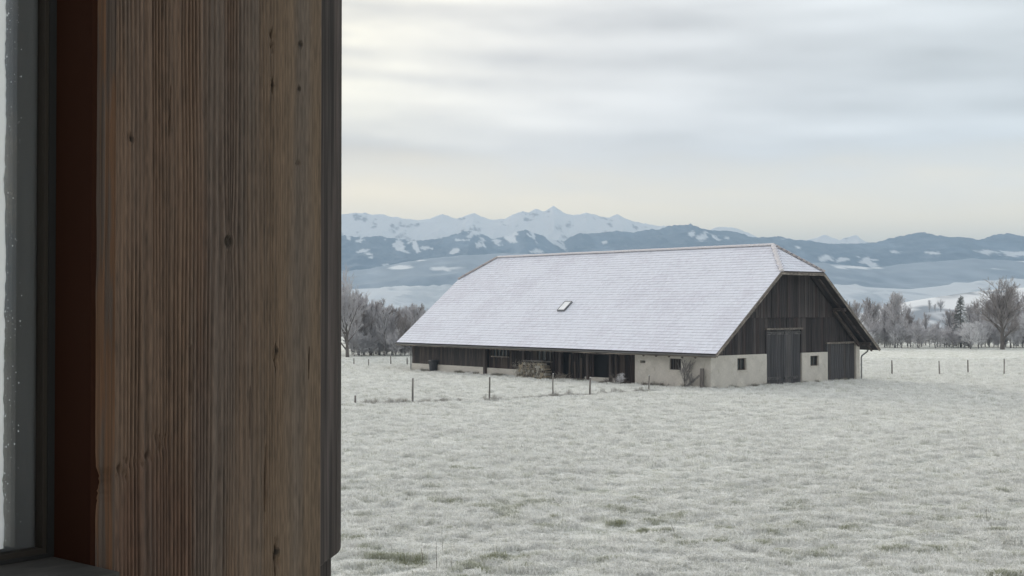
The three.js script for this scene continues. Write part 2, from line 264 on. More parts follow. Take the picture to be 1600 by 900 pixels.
{
  const r = rng(11), under = (b) => Math.min(roofAt(b) - 0.32, HH - 0.12);
  // lower tier of upright boards
  for (let x = 0.02; x < W - 0.05;) {
    const w = 0.19 + 0.13 * r(), x1 = Math.min(x + w, W - 0.02), mid = (x + x1) / 2;
    const y0 = mid > 5.21 && mid < 8.73 ? 3.50 : mid > 11.42 ? 2.52 : 1.97 - 0.03 * r(), top = (b) => Math.min(under(b), 4.30);
    if (Math.min(top(x), top(x1)) > y0 + 0.06) part('plank', plankCut(x, x1 - 0.008 - 0.012 * r(), y0, -0.16 - 0.02 * r(), -0.10 + 0.028 * r(), top), darkBoards[Math.floor(r() * (mid > 11.4 ? 2.99 : 4.99))], barn);
    x = x1;
  }
  // upper tier, set proud of the lower one
  for (let x = 2.2; x < W - 2.2;) {
    const w = 0.17 + 0.14 * r(), x1 = Math.min(x + w, W - 2.2);
    if (Math.min(under(x), under(x1)) > 4.30) part('plank', plankCut(x, x1 - 0.008 - 0.012 * r(), 4.17 + 0.03 * r(), -0.07, 0.0 + 0.03 * r(), under), darkBoards[Math.floor(r() * 4.99)], barn);
    x = x1;
  }
  // battens nailed over some joints
  for (const b of [3.4, 4.35, 6.1, 7.2, 9.35, 10.3]) part('batten', plankCut(b, b + 0.07, 4.2, 0.028, 0.058, under), darkBoards[3], barn);
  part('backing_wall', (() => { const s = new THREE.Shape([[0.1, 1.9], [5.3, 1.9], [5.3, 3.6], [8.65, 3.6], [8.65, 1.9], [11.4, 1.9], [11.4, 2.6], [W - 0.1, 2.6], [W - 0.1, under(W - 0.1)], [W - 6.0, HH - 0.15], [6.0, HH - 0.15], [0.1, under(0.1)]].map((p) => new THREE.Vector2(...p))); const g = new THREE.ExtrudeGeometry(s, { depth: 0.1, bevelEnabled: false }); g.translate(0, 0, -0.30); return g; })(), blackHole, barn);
  // the great door: two leaves of boards with battens
  for (const [a, b, open] of [[5.24, 6.98, 0.02], [7.0, 8.70, 0]]) {
    const leaf = part('door_leaf', span(a, b, 0.06, 3.44, -0.20, -0.15), greyBoards[0], barn);
    for (let x = a; x < b - 0.02;) { const x1 = Math.min(b, x + 0.20 + 0.09 * r()); slab('plank', greyBoards[Math.floor(r() * 2.99)], leaf, x + 0.004, x1 - 0.008, 0.03 + 0.03 * r(), 3.44, -0.15, -0.105 + 0.014 * r()); x = x1; }
    slab('cross_batten', greyBoards[1], leaf, a + 0.04, b - 0.05, 3.14, 3.32, -0.09, -0.045);
    slab('cross_batten', greyBoards[1], leaf, a + 0.04, b - 0.35, 0.36, 0.52, -0.09, -0.045);
    slab('hinge', mat(0.05, 0.05, 0.05, 0.6, { metalness: 0.5 }), leaf, a + (open ? 0.02 : 1.3), a + (open ? 0.42 : 1.68), 3.215, 3.255, -0.045, -0.034);
  }
  slab('door_lintel', paleTimber, barn, 5.16, 8.78, 3.44, 3.54, -0.2, 0.05);
  for (const x of [5.21, 8.72]) slab('door_post', darkBoards[0], barn, x - 0.06, x + 0.06, 1.96, 3.44, -0.22, -0.02);
  // the smaller door on the right
  const leaf = part('door_leaf', span(11.45, 14.5, 0.05, 2.46, -0.20, -0.15), greyBoards[2], barn);
  for (let x = 11.45; x < 14.48;) { const x1 = Math.min(14.5, x + 0.2 + 0.08 * r()); slab('plank', [greyBoards[2], greyBoards[0], darkBoards[3]][Math.floor(r() * 2.99)], leaf, x + 0.004, x1 - 0.01, 0.02 + 0.04 * r(), 2.45, -0.15, -0.11 + 0.012 * r()); x = x1; }
  slab('door_lintel', paleTimber, barn, 11.3, 14.45, 2.46, 2.57, -0.12, 0.06);
  // small barred windows in the plaster
  for (const [a, b, c, d] of gableWindows) windowIn(a, b, c, d, (x0, x1, y0, y1, z0, z1) => [x0, x1, y0, y1, z0, z1]);
}
function windowIn(a, b, c, d, turn, depth = 0.16, bars = 1) {
  const wnd = new THREE.Group(); wnd.name = 'window'; barn.add(wnd);
  const put = (name, m, ...q) => slab(name, m, wnd, ...turn(...q));
  const frameMat = sideBoards[2];
  put('frame', frameMat, a, a + 0.06, c, d, -depth - 0.05, -depth + 0.02); put('frame', frameMat, b - 0.06, b, c, d, -depth - 0.05, -depth + 0.02);
  put('frame', frameMat, a + 0.06, b - 0.06, d - 0.06, d, -depth - 0.05, -depth + 0.02); put('frame', frameMat, a + 0.06, b - 0.06, c, c + 0.06, -depth - 0.05, -depth + 0.02);
  for (let k = 1; k <= bars; k++) { const x = lerp(a + 0.06, b - 0.06, k / (bars + 1)); put('glazing_bar', frameMat, x - 0.018, x + 0.018, c + 0.06, d - 0.06, -depth - 0.03, -depth + 0.012); }
  put('pane', paneDark, a + 0.05, b - 0.05, c + 0.05, d - 0.05, -depth - 0.036, -depth - 0.03);
  put('sill', plaster, a - 0.05, b + 0.05, c - 0.06, c, -0.1, 0.04);
}
// long front wall
const front = (x0, x1, y0, y1, z0, z1) => [-z1, -z0, y0, y1, -x1, -x0];          // along the wall, height, outwards
const fslab = (name, m, parent, a0, a1, y0, y1, o0, o1) => slab(name, m, parent, ...front(a0, a1, y0, y1, o0, o1));
const soffit = (out) => HE + (EAVE - out) * SLOPE - 0.2;                           // underside of the eaves at that distance outwards
{
  const r = rng(23);
  const g = wallWithHoles(-6.17, -0.42, -0.3, 2.42, [[-5.73, -5.29, 1.38, 1.54], [-3.26, -2.33, 1.06, 1.73]], 0.42); g.rotateY(-Math.PI / 2); part('plaster_wall', g, plaster, barn);
  windowIn(2.33, 3.26, 1.06, 1.73, front, 0.14, 3);
  const lath = mat(0.16, 0.14, 0.13);
  for (let k = 0; k < 5; k++) { const a = 2.38 + k * 0.2; fslab('window_bar', lath, barn, a, a + 0.03, 1.05, 1.74, -0.06, -0.03); }
  // boarded far end above a low plastered plinth
  fslab('plinth', plaster, barn, 21.1, L, -0.4, 0.56, -0.3, 0.02);
  fslab('plinth', plaster, barn, 17.63, 20.9, -0.4, 0.52, -0.5, -0.16);
  fslab('plinth', plaster, barn, 8.0, 10.9, -0.4, 0.30, -0.5, -0.2);
  for (let a = 21.08; a < L - 0.02;) { const a1 = Math.min(L, a + 0.2 + 0.16 * r()); fslab('plank', sideBoards[Math.floor(r() * 3.99)], barn, a + 0.006, a1 - 0.01, 0.545 - 0.02 * r(), 2.45, -0.08, -0.02 + 0.02 * r()); a = a1; }
  fslab('corner_post', timber, barn, 20.9, 21.1, -0.2, 2.45, -0.2, 0.04);
  // the recessed middle: boards of many lengths, some bays open and dark
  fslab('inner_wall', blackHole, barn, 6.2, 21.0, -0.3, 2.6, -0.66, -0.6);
  for (let a = 6.2; a < 20.88;) {
    const a1 = Math.min(20.88, a + 0.17 + 0.17 * r()), m = (a + a1) / 2;
    const open = (m > 8.6 && m < 10.2) || (m > 12.4 && m < 13.0);
    const y0 = m > 17.63 ? 0.52 : m > 8 && m < 10.9 ? 0.3 : -0.1 + 0.12 * r();
    if (!open) { const back = m > 17.6 || m < 8.4 ? -0.3 : -0.22 - 0.12 * r(); fslab('plank', brownBoards[Math.floor(r() * 3.99)], barn, a + 0.006, a1 - 0.012 - 0.015 * r(), y0, 2.62 - (r() < 0.12 ? 0.5 * r() : 0), back - 0.06, back + 0.012 * r()); }
    a = a1;
  }
  for (const a of [8.45, 10.55, 13.2, 16.9]) fslab('wall_post', timber, barn, a - 0.09, a + 0.09, -0.2, 2.62, -0.26, -0.08);
  fslab('door_rail', timber, barn, 8.54, 10.46, 1.78, 1.92, -0.24, -0.12);
  // wooden lattice windows under the eaves
  for (const [a, b, c, d, n] of [[18.66, 20.28, 1.39, 2.3, 4], [14.14, 15.63, 1.2, 2.35, 3]]) {
    const w = new THREE.Group(); w.name = 'lattice_window'; barn.add(w);
    fslab('sill', paleTimber, w, a - 0.08, b + 0.08, c - 0.08, c, -0.28, -0.06);
    fslab('pane', paneDark, w, a, b, c, d, -0.262, -0.25);
    for (let k = 0; k <= n; k++) { const x = lerp(a + 0.04, b - 0.04, k / n); fslab('slat', sideBoards[2], w, x - 0.035, x + 0.035, c, d, -0.225, -0.17); }
  }
  // rough uprights leaning and standing along the recess
  for (const [a, h, t] of [[11.1, 1.5, 0.02], [11.7, 1.25, -0.05], [12.2, 1.75, 0.04], [7.2, 1.9, 0.02], [7.9, 2.1, -0.03]]) { const m = fslab('loose_board', brownBoards[3], barn, a, a + 0.16, 0, h, -0.16, -0.13); m.rotation.x = t; }
  // eaves: fascia, gutter, wall plate and rafter feet
  part('wall_plate', span(0.05, 0.25, 2.44, 2.62, -L, -0.3), timber, barn);
  part('fascia', span(-EAVE - 0.02, -EAVE + 0.03, HE - 0.19, HE - 0.03, -L - VERGE + 0.02, VERGE - 0.02), paleTimber, barn);
  for (let a = 0.6; a < L; a += 1.05) part('rafter', beam([-EAVE + 0.03, soffit(EAVE) - 0.02, -a], [0.3, soffit(-0.3) - 0.02, -a], 0.1, 0.13), timber, barn);
  const zinc = mat(0.20, 0.20, 0.20, 0.55, { metalness: 0.4 });
  for (const [x, s] of [[-EAVE - 0.085, 1], [W + EAVE + 0.085, -1]]) {
    const p = []; for (let k = 0; k <= 8; k++) { const q = Math.PI + k / 8 * Math.PI; p.push(new THREE.Vector2(0.075 * Math.cos(q), 0.075 * Math.sin(q))); }
    for (let k = 8; k >= 0; k--) { const q = Math.PI + k / 8 * Math.PI; p.push(new THREE.Vector2(0.066 * Math.cos(q), 0.066 * Math.sin(q))); }
    const q = new THREE.ExtrudeGeometry(new THREE.Shape(p), { depth: L + 2 * VERGE, bevelEnabled: false, curveSegments: 1 }); q.translate(x, HE - 0.03, -L - VERGE); part('gutter', q, zinc, barn);
  }
  part('downpipe', rod([[W + EAVE + 0.06, HE - 0.1, 0.1], [W + EAVE - 0.02, HE - 0.22, 0.09], [W + 0.14, 1.62, 0.08], [W + 0.07, 1.5, 0.08], [W + 0.07, 0.7, 0.08], [W + 0.07, 0.0, 0.08]], 0.05, 8), zinc, barn);
  part('downpipe', rod([[-EAVE - 0.05, HE - 0.1, -L - 0.6], [-EAVE + 0.1, HE - 0.2, -L - 0.5], [-0.12, 1.62, -L - 0.06], [-0.07, 1.4, -L - 0.06], [-0.07, 0.0, -L - 0.06]], 0.045, 8), zinc, barn);
}
// roof: four decks, frosted tiles laid in courses on them, caps on ridge and hips
{
  const norm = Math.hypot(1, SLOPE), rise = (HR - HE) * norm / SLOPE, riseH = (HH - HE) * norm / SLOPE;
  const BH = -EAVE + (HH - HE) / SLOPE, Z0 = VERGE, Z1 = -L - VERGE;
  const corners = { e0: [-EAVE, HE, Z0], e1: [-EAVE, HE, Z1], h0: [BH, HH, Z0], h1: [BH, HH, Z1], r0: [W / 2, HR, Z0 - INSET], r1: [W / 2, HR, Z1 + INSET], H0: [W - BH, HH, Z0], H1: [W - BH, HH, Z1], E0: [W + EAVE, HE, Z0], E1: [W + EAVE, HE, Z1] };
  const deckMat = darkBoards[0];
  function deck(points) {                // a plate 0.13 thick under the given outline
    const p = points.map((k) => new THREE.Vector3(...corners[k])), n = new THREE.Vector3().crossVectors(p[1].clone().sub(p[0]), p[2].clone().sub(p[0])).normalize(); if (n.y < 0) n.negate();
    const low = p.map((v) => v.clone().addScaledVector(n, -0.13)), t = [];
    const tri = (...v) => v.forEach((q) => t.push(q.x, q.y, q.z));
    for (let k = 1; k < p.length - 1; k++) { tri(p[0], p[k], p[k + 1]); tri(low[0], low[k + 1], low[k]); }
    for (let k = 0; k < p.length; k++) { const m = (k + 1) % p.length; tri(p[k], low[k], p[m]); tri(p[m], low[k], low[m]); }
    const g = soup(t); g.setAttribute('uv', new THREE.Float32BufferAttribute(new Float32Array(t.length / 3 * 2).map((_, i) => { const k = Math.floor(i / 2); return i % 2 ? t[3 * k + 1] * 0.4 : t[3 * k + 2] * 0.4; }), 2));
    part('roof_deck', g, deckMat, barn);
  }
  deck(['e0', 'h0', 'r0', 'r1', 'h1', 'e1']); deck(['E0', 'H0', 'r0', 'r1', 'H1', 'E1']); deck(['h0', 'r0', 'H0']); deck(['h1', 'r1', 'H1']);
  const frostTile = mat(0.76, 0.785, 0.865, 0.85), clay = mat(0.30, 0.29, 0.33, 0.9);
  const tileGeo = new THREE.BoxGeometry(0.222, 0.03, 0.36); tileGeo.translate(0, 0.012, -0.10);
  const tileMats = [clay, clay, frostTile, clay, clay, clay];
  const r = rng(5), m4 = new THREE.Matrix4(), col = new THREE.Color();
  function tiles(origin, along, up, len, inside) {        // courses from the eave upwards
    const n = new THREE.Vector3().crossVectors(along, up).normalize(); const flip = n.y < 0; if (flip) n.negate();
    const list = [], cols = [], step = 0.268, wide = 0.224;
    for (let c = 0, s = 0.0; s < len; s += step, c++) for (let q = -60; q < 60; q += wide) {
      let u = q + (c % 2) * wide / 2; const ok = inside(u, s); if (ok === false) continue; if (ok !== true) u = ok;
      const tilt = 0.055 + 0.012 * (r() - 0.5), down = up.clone().negate().applyAxisAngle(along, (flip ? -1 : 1) * -tilt * 0 ).normalize();
      const zAxis = down.clone().addScaledVector(n, tilt * 0.9).normalize(), xAxis = along.clone().applyAxisAngle(n, 0.016 * (r() - 0.5)), yAxis = new THREE.Vector3().crossVectors(zAxis, xAxis).normalize();
      if (yAxis.y < 0) { xAxis.negate(); yAxis.negate(); }
      const p = origin.clone().addScaledVector(along, u + 0.008 * (r() - 0.5)).addScaledVector(up, s + 0.11 + 0.006 * (r() - 0.5)).addScaledVector(n, 0.018 + 0.005 * r() + 0.012 * (fbm(u * 0.25, s * 0.3, 2) - 0.5));
      m4.makeBasis(xAxis, yAxis, zAxis).setPosition(p); list.push(m4.clone());
      const worn = 0.42 * smooth(0.48, 0.72, fbm(u * 0.5 + 3, s * 0.6 + 8, 5) + 0.34 * (r() - 0.5)), k = 0.955 + 0.06 * r();
      cols.push([k * lerp(1, 0.85, worn), k * lerp(1, 0.82, worn), k * lerp(1, 0.84, worn)]);
    }
    const t = new THREE.InstancedMesh(tileGeo, tileMats, list.length); t.name = 'roof_tiles'; t.userData.kind = 'stuff'; t.castShadow = t.receiveShadow = true;
    list.forEach((m, i) => { t.setMatrixAt(i, m); t.setColorAt(i, col.setRGB(...cols[i])); }); barn.add(t);
  }
  const cut = (s) => s < riseH ? 0 : INSET * (s - riseH) / (rise - riseH);
  const mainIn = (u, s) => { if (s > rise - 0.12) return false; const hi = VERGE - 0.11 - cut(s), lo = -L - VERGE + 0.11 + cut(s); return u > hi + 0.2 || u < lo - 0.2 ? false : u > hi ? hi : u < lo ? lo : true; };
  tiles(new THREE.Vector3(-EAVE, HE, 0), new THREE.Vector3(0, 0, 1), new THREE.Vector3(1, SLOPE, 0).normalize(), rise, mainIn);
  tiles(new THREE.Vector3(W + EAVE, HE, 0), new THREE.Vector3(0, 0, 1), new THREE.Vector3(-1, SLOPE, 0).normalize(), rise, mainIn);
  const hipLen = Math.hypot(HR - HH, INSET), half = W / 2 - BH;
  const hipIn = (u, s) => s < hipLen - 0.15 && Math.abs(u) < half * (1 - s / hipLen) - 0.06;
  tiles(new THREE.Vector3(W / 2, HH, VERGE), new THREE.Vector3(1, 0, 0), new THREE.Vector3(0, HR - HH, -INSET).normalize(), hipLen, hipIn);
  tiles(new THREE.Vector3(W / 2, HH, -L - VERGE), new THREE.Vector3(1, 0, 0), new THREE.Vector3(0, HR - HH, INSET).normalize(), hipLen, hipIn);
  // caps
  function caps(name, a, b, frosty) {
    const A = new THREE.Vector3(...corners[a]), B = new THREE.Vector3(...corners[b]), len = A.distanceTo(B), n = Math.round(len / 0.36), list = [];
    const s = []; for (let k = 0; k <= 6; k++) { const q = k / 6 * Math.PI; s.push([0.15 * Math.cos(q), 0.12 * Math.sin(q)]); }
    for (let k = 0; k < n; k++) {
      const g = new THREE.CylinderGeometry(0.13 + 0.01 * r(), 0.155, 0.42, 8, 1, false, 0, Math.PI); g.rotateX(Math.PI / 2); g.rotateZ(0);
      g.rotateZ(Math.PI / 2 * 1); const p = A.clone().lerp(B, (k + 0.5) / n); p.y += 0.02 + 0.01 * r();
      const m = new THREE.Matrix4().lookAt(B, A, new THREE.Vector3(0, 1, 0)); m.setPosition(p); g.applyMatrix4(m); list.push(g);
    }
    const o = part(name, join(list), frosty, barn); o.userData.kind = 'stuff';
  }
  const cap = mat(0.66, 0.64, 0.66, 0.9), darkCap = mat(0.40, 0.37, 0.37, 0.9);
  caps('ridge_tiles', 'r0', 'r1', cap); caps('hip_tiles', 'h0', 'r0', cap); caps('hip_tiles', 'H0', 'r0', darkCap); caps('hip_tiles', 'h1', 'r1', darkCap); caps('hip_tiles', 'H1', 'r1', darkCap);
  // verge boards, hip fascia
  for (const z of [Z0, Z1]) {
    const o = z > 0 ? 0.018 : -0.018;
    for (const [a, b] of [[[-EAVE, HE], [BH, HH]], [[W + EAVE, HE], [W - BH, HH]]]) part('verge_board', beam([a[0], a[1] - 0.09, z + o], [b[0], b[1] - 0.09, z + o], 0.034, 0.20), paleTimber, barn);
    part('hip_fascia', span(BH - 0.05, W - BH + 0.05, HH - 0.19, HH - 0.02, z + o - 0.018, z + o + 0.022), paleTimber, barn);
  }
  // flying rafters and purlin ends under the overhanging verge
  for (const side of [0, 1]) {
    const X = (b) => side ? W - b : b;
    part('rafter', beam([X(-EAVE + 0.1), HE - 0.13, 0.5], [X(BH - 0.2), HH - 0.36, 0.5], 0.12, 0.14), timber, barn);
    for (const b of [0.1, 2.9]) part('purlin', span(X(b) - 0.1, X(b) + 0.1, roofAt(b) - 0.46, roofAt(b) - 0.25, -0.6, VERGE - 0.12), timber, barn);
    part('brace', beam([X(0.25), 1.95 + 0.35, 0.14], [X(3.0), roofAt(3.0) - 0.55, 0.14], 0.14, 0.18), timber, barn);
  }
  // rooflight
  const up = new THREE.Vector3(1, SLOPE, 0).normalize(), c = new THREE.Vector3(2.62, roofAt(2.62), -15.35);
  const w = new THREE.Group(); w.name = 'skylight'; barn.add(w); w.position.copy(c).addScaledVector(new THREE.Vector3(-SLOPE, 1, 0).normalize(), 0.06); w.rotation.z = Math.atan(SLOPE);
  const lead = mat(0.16, 0.165, 0.175, 0.6), rim = (...q) => part('frame', span(...q), lead, w);
  rim(-0.5, 0.5, -0.02, 0.12, -0.36, -0.31); rim(-0.5, 0.5, -0.02, 0.12, 0.31, 0.36); rim(-0.5, -0.44, -0.02, 0.12, -0.31, 0.31); rim(0.44, 0.5, -0.02, 0.12, -0.31, 0.31);
  part('frosted_pane', span(-0.44, 0.44, 0.05, 0.105, -0.31, 0.31), mat(0.86, 0.88, 0.90, 0.6), w);
}

// ---------------------------------------------------------------- the near house corner with its window
// its own axes: x along the wall to the corner at x = 0, z out of the wall
{
  const HX = -0.176, HZ = -1.2, TH = Math.atan2(0.77, 0.64), CH = 0.0106, PL = -0.2207, JX = PL - CH, SILL = 4.695;
  const house = thing('farmhouse', 'corner of a wooden farmhouse in the left foreground with weathered post and window', 'house', [HX, 0, HZ], TH);
  const faceX = (px) => { const t = (px - 800) / F; return -(1.2 * t + 0.176) / (0.77 * t - 0.64); };      // where a sight line meets the face of the post
  const faceY = (px, py) => EYE - (py - HORIZON) / F * (1.2 + 0.77 * faceX(px));
  const spot = (px, py) => [faceX(px), faceY(px, py)];
  // grain, knots, splits
  const knots = [[356, 377, 0.0045], [466, 138, 0.0020], [204, 218, 0.0018], [432, 548, 0.0022], [434, 862, 0.0026], [468, 68, 0.0024], [424, 132, 0.0018]].map(([px, py, q]) => [...spot(px, py), q]);
  const splits = [[501, 328, 432, 0.0016], [417, 690, 802, 0.0011], [432, 535, 580, 0.0014], [483, 540, 590, 0.0008], [432, 840, 900, 0.0018], [424, 40, 82, 0.0009], [425, 120, 146, 0.0010], [300, 540, 640, 0.0005], [265, 120, 230, 0.0004], [392, 600, 690, 0.0005]].map(([px, a, b, w]) => [faceX(px), faceY(px, b), faceY(px, a), w]);
  const torn = [[252, 688, 0.010, 0.012], [225, 718, 0.012, 0.008], [190, 735, 0.012, 0.012], [432, 556, 0.005, 0.012], [434, 865, 0.006, 0.018], [425, 64, 0.005, 0.012], [200, 215, 0.004, 0.006], [468, 255, 0.006, 0.003], [426, 132, 0.004, 0.006]].map(([px, py, a, b]) => [...spot(px, py), a, b]);
  function warp(x, y) {
    let q = x + 0.0035 * (noise(y * 1.7 + 3, x * 6) - 0.5) + 0.0012 * (noise(y * 9, x * 25) - 0.5);
    for (const [kx, ky, k] of knots) { const dx = x - kx, dy = (y - ky) / 3.2, d2 = dx * dx + dy * dy; q += Math.sign(dx || 1) * k * 0.55 * Math.exp(-d2 / (k * k * 7)) * (1 - Math.exp(-dx * dx / (k * k * 0.15))); }
    return q;
  }
  const coarse = (x) => smooth(-0.015, -0.150, x);            // open, ribbed grain on the left, tight grain on the right
  function grain(x, y) {
    const q = warp(x, y), c = coarse(x + 0.02 * (noise(y * 5, 3) - 0.5));
    const ph = q / lerp(0.0022, 0.0038, 0.62 + 0.38 * smooth(0.0, -0.16, q)) + 2.2 * noise(q * 70, y * 0.9) + 0.5 * noise(q * 240, y * 4);
    return [0.5 + 0.5 * Math.cos(ph * 2 * Math.PI), c, q];
  }
  function height(x, y) {                                       // relief of the weathered face, in metres
    const [w, c, q] = grain(x, y);
    let h = -Math.pow(1 - w, 2.4) * lerp(0.0002, 0.0024, c) * (0.25 + 1.3 * noise(x * 60, y * 7));
    for (const [tx, ty, ta, tb] of torn) { const e = ((x - tx) / ta) ** 2 + ((y - ty) / tb) ** 2; if (e < 1) h -= (1 - e) * 0.0045 * Math.max(0, fbm(x * 260 + y * 90, y * 130, 3) - 0.42) * 3; }
    h += 0.0006 * (fbm(q * 900, y * 14, 3) - 0.5) + 0.00030 * (fbm(q * 220, y * 6 + 8, 3) - 0.5) + 0.0012 * (fbm(x * 14, y * 3, 2) - 0.5);
    for (const [kx, ky, k] of knots) { const dx = x - kx, dy = y - ky, d = Math.hypot(dx, dy * 0.8) / k; if (d < 2) h += -0.0016 * smooth(1.05, 0.75, d) + 0.0011 * Math.exp(-((d - 1.25) ** 2) * 14) + (d < 0.9 ? 0.0007 * Math.cos(d * 14) : 0); }
    for (const [sx, y0, y1, wd] of splits) if (y > y0 && y < y1) { const t = (y - y0) / (y1 - y0), ww = wd * Math.pow(Math.sin(Math.PI * clamp(t, 0.001, 0.999)), 0.6), d = Math.abs(x - sx - 0.0022 * (noise(y * 22, sx * 300) - 0.5)); if (d < ww) h -= 0.006 * (1 - d / ww); }
    return h;
  }
  function tone(x, y) {
    const [w, c, q] = grain(x, y), red = smooth(0.42, 0.62, fbm(x * 16 + 4, y * 2.2 + 1, 3)) * smooth(-0.07, -0.15, x), streak = fbm(q * 160, y * 3, 4), spotty = fbm(x * 900, y * 90, 3), grey = smooth(0.45, 0.7, fbm(q * 35 + 9, y * 1.6 + 5, 4));
    const k = 0.80 + 0.5 * (streak - 0.5) + 0.7 * (spotty - 0.5) + 0.10 * (w - 0.5);
    const base = [lerp(0.140, 0.128, c), lerp(0.096, 0.080, c), lerp(0.062, 0.053, c)];
    let out = base.map((v, i) => k * lerp(lerp(v, [0.095, 0.050, 0.032][i], red * 0.75), [0.104, 0.088, 0.078][i], grey * 0.5));
    for (const [kx, ky, r] of knots) { const d = Math.hypot(x - kx, (y - ky) * 0.8) / r; if (d < 1.6) { const m = smooth(1.3, 0.8, d); out = out.map((v, i) => lerp(v, [0.045, 0.034, 0.026][i], m)); } }
    return out;
  }
  const pos = [], col = [], idx = [];
  function sheet(cols, rows, fn, y0, y1) {
    const s = pos.length / 3;
    for (let j = 0; j <= rows; j++) for (let i = 0; i <= cols; i++) { const [p, c] = fn(i / cols, lerp(y0, y1, j / rows)); pos.push(...p); col.push(...c); }
    for (let j = 0; j < rows; j++) for (let i = 0; i < cols; i++) { const a = s + j * (cols + 1) + i; idx.push(a, a + 1, a + cols + 2, a, a + cols + 2, a + cols + 1); }
  }
  // cross-section from the back of the jamb round the arris, across the face and round the far edge
  const edge = (y) => 0.0022 * (fbm(y * 16, 3, 4) - 0.5) + 0.0035 * Math.exp(-(((y - spot(165, 758)[1]) / 0.012) ** 2)) * (0.1 + 1.8 * fbm(y * 420, 5, 3));
  const warm = (y, v) => { const m = smooth(0.40, 0.60, fbm(y * 7 + 2, v * 3, 4)), st = 0.62 + 1.1 * (fbm(v * 16, y * 4, 4) - 0.35); return [lerp(0.125, 0.085, m) * st, lerp(0.062, 0.060, m) * st, lerp(0.030, 0.046, m) * st]; };
  const post = (u, y) => {
    if (u < 0.1) { const v = u / 0.1; return [[lerp(JX, PL, v) + (v < 1 ? edge(y) : 0) * (1 - v), y, -CH * (1 - v) - edge(y) * Math.sin(v * Math.PI) + 0.0022 * (fbm(v * 22, y * 9, 4) - 0.5) - 0.0016 * Math.pow(ridged(v * 4 + 0.5 * noise(y * 6, 2), y * 1.5, 2), 6)], warm(y, v)]; }
    if (u > 0.985) { const v = (u - 0.985) / 0.015; return [[lerp(-0.003, 0, v), y, -0.003 * v], tone(-0.003, y)]; }
    const x = lerp(PL, -0.003, (u - 0.1) / 0.885); return [[x, y, height(x, y) * smooth(PL, PL + 0.002, x) * smooth(-0.003, -0.006, x)], tone(x, y)];
  };
  sheet(520, 340, post, 4.58, 5.24); sheet(110, 90, post, -0.1, 4.58); sheet(110, 60, post, 5.24, 7.0);
  const flank = (x, z0, z1) => (u, y) => [[x, y, lerp(z0, z1, u)], [0.10, 0.085, 0.07]];
  sheet(1, 1, flank(0, -0.003, -0.2), -0.1, 7.0);
  sheet(1, 1, (u, y) => [[lerp(JX, 0, u), y, -0.2], [0.1, 0.08, 0.07]], -0.1, 7.0);
  const pg = new THREE.BufferGeometry(); pg.setAttribute('position', new THREE.Float32BufferAttribute(pos, 3)); pg.setAttribute('color', new THREE.Float32BufferAttribute(col, 3)); pg.setIndex(idx); pg.computeVertexNormals();
  const cp = part('corner_post', pg, new THREE.MeshStandardMaterial({ vertexColors: true, roughness: 0.82 }), house); cp.userData.label = 'weathered brown post with ribbed grain, knots and splits';
  // dark-stained jamb behind the arris
  const stain = new THREE.MeshPhysicalMaterial({ color: rgb(0.024, 0.009, 0.005), roughness: 0.9, specularIntensity: 0.15 }), stainBump = woods([[0.2, 0.17, 0.15]])[0];
  part('window_jamb', span(JX - 0.004, JX + 0.012, SILL - 0.04, 6.1, -0.2, -CH - 0.0005), stain, house);
  // board on the far flank with its splayed foot, and the narrower board it laps
  const edgeWood = new THREE.MeshStandardMaterial({ map: tex(128, 512, (u, v) => { const s = fbm(u * 30, v * 30, 4), f = fbm(u * 90, v * 120, 3), k = 0.8 + 0.9 * (s - 0.5) + 0.5 * (f - 0.5); return [0.30 * k, 0.27 * k, 0.26 * k]; }, true), bumpMap: boardBump, bumpScale: 0.002, roughness: 0.85 });
  const flankY = (py) => EYE - (py - HORIZON) / F * 1.215;
  {
    const s = new THREE.Shape(), T = 0.0302, y0 = flankY(881), y1 = flankY(867), y2 = flankY(856);
    s.moveTo(0.001, 7.0); s.lineTo(0.001, flankY(868)); s.lineTo(0.004, y0); s.lineTo(T - 0.006, y1); s.quadraticCurveTo(T, y1 + 0.002, T, y2); s.lineTo(T, 7.0); s.closePath();
    const g = new THREE.ExtrudeGeometry(s, { depth: 0.13, bevelEnabled: true, bevelSize: 0.0015, bevelThickness: 0.0015, bevelSegments: 2, curveSegments: 6 }); g.translate(0, 0, -0.14);
    const uv = g.attributes.uv; for (let i = 0; i < uv.count; i++) uv.setXY(i, uv.getX(i) * 9, uv.getY(i) * 0.13); part('corner_board', g, edgeWood, house);
    part('lapped_board', span(0.001, 0.0225, -0.1, flankY(862), -0.14, -0.013), edgeWood, house);
  }
  // window: sill, sash, gasket, pane, frost on the pane
  const wnd = new THREE.Group(); wnd.name = 'window'; house.add(wnd);
  const WX = -1.08, sashM = mat(0.020, 0.015, 0.010, 0.8), rubber = mat(0.008, 0.008, 0.008, 0.7), zs = -0.062;
  part('gasket', join([span(JX - 0.0098, JX - 0.004, SILL, 6.0, zs - 0.03, zs - 0.002), span(WX, JX - 0.0098, SILL, SILL + 0.003, zs - 0.03, zs - 0.002)]), rubber, wnd);
  part('sash', join([span(JX - 0.0128, JX - 0.0098, SILL + 0.003, 6.0, zs - 0.016, zs - 0.004), span(WX, WX + 0.05, SILL, 6.0, zs - 0.016, zs), span(WX + 0.05, JX - 0.0128, 5.94, 6.0, zs - 0.016, zs), span(WX + 0.05, JX - 0.0128, SILL + 0.003, SILL + 0.007, zs - 0.016, zs - 0.004)]), sashM, wnd);
  part('pane', span(WX + 0.05, JX - 0.0128, SILL + 0.007, 5.94, zs - 0.010, zs - 0.0065), new THREE.MeshPhysicalMaterial({ color: rgb(0.985, 0.987, 0.985), roughness: 0.03, transmission: 1, thickness: 0, ior: 1.52 }), wnd);
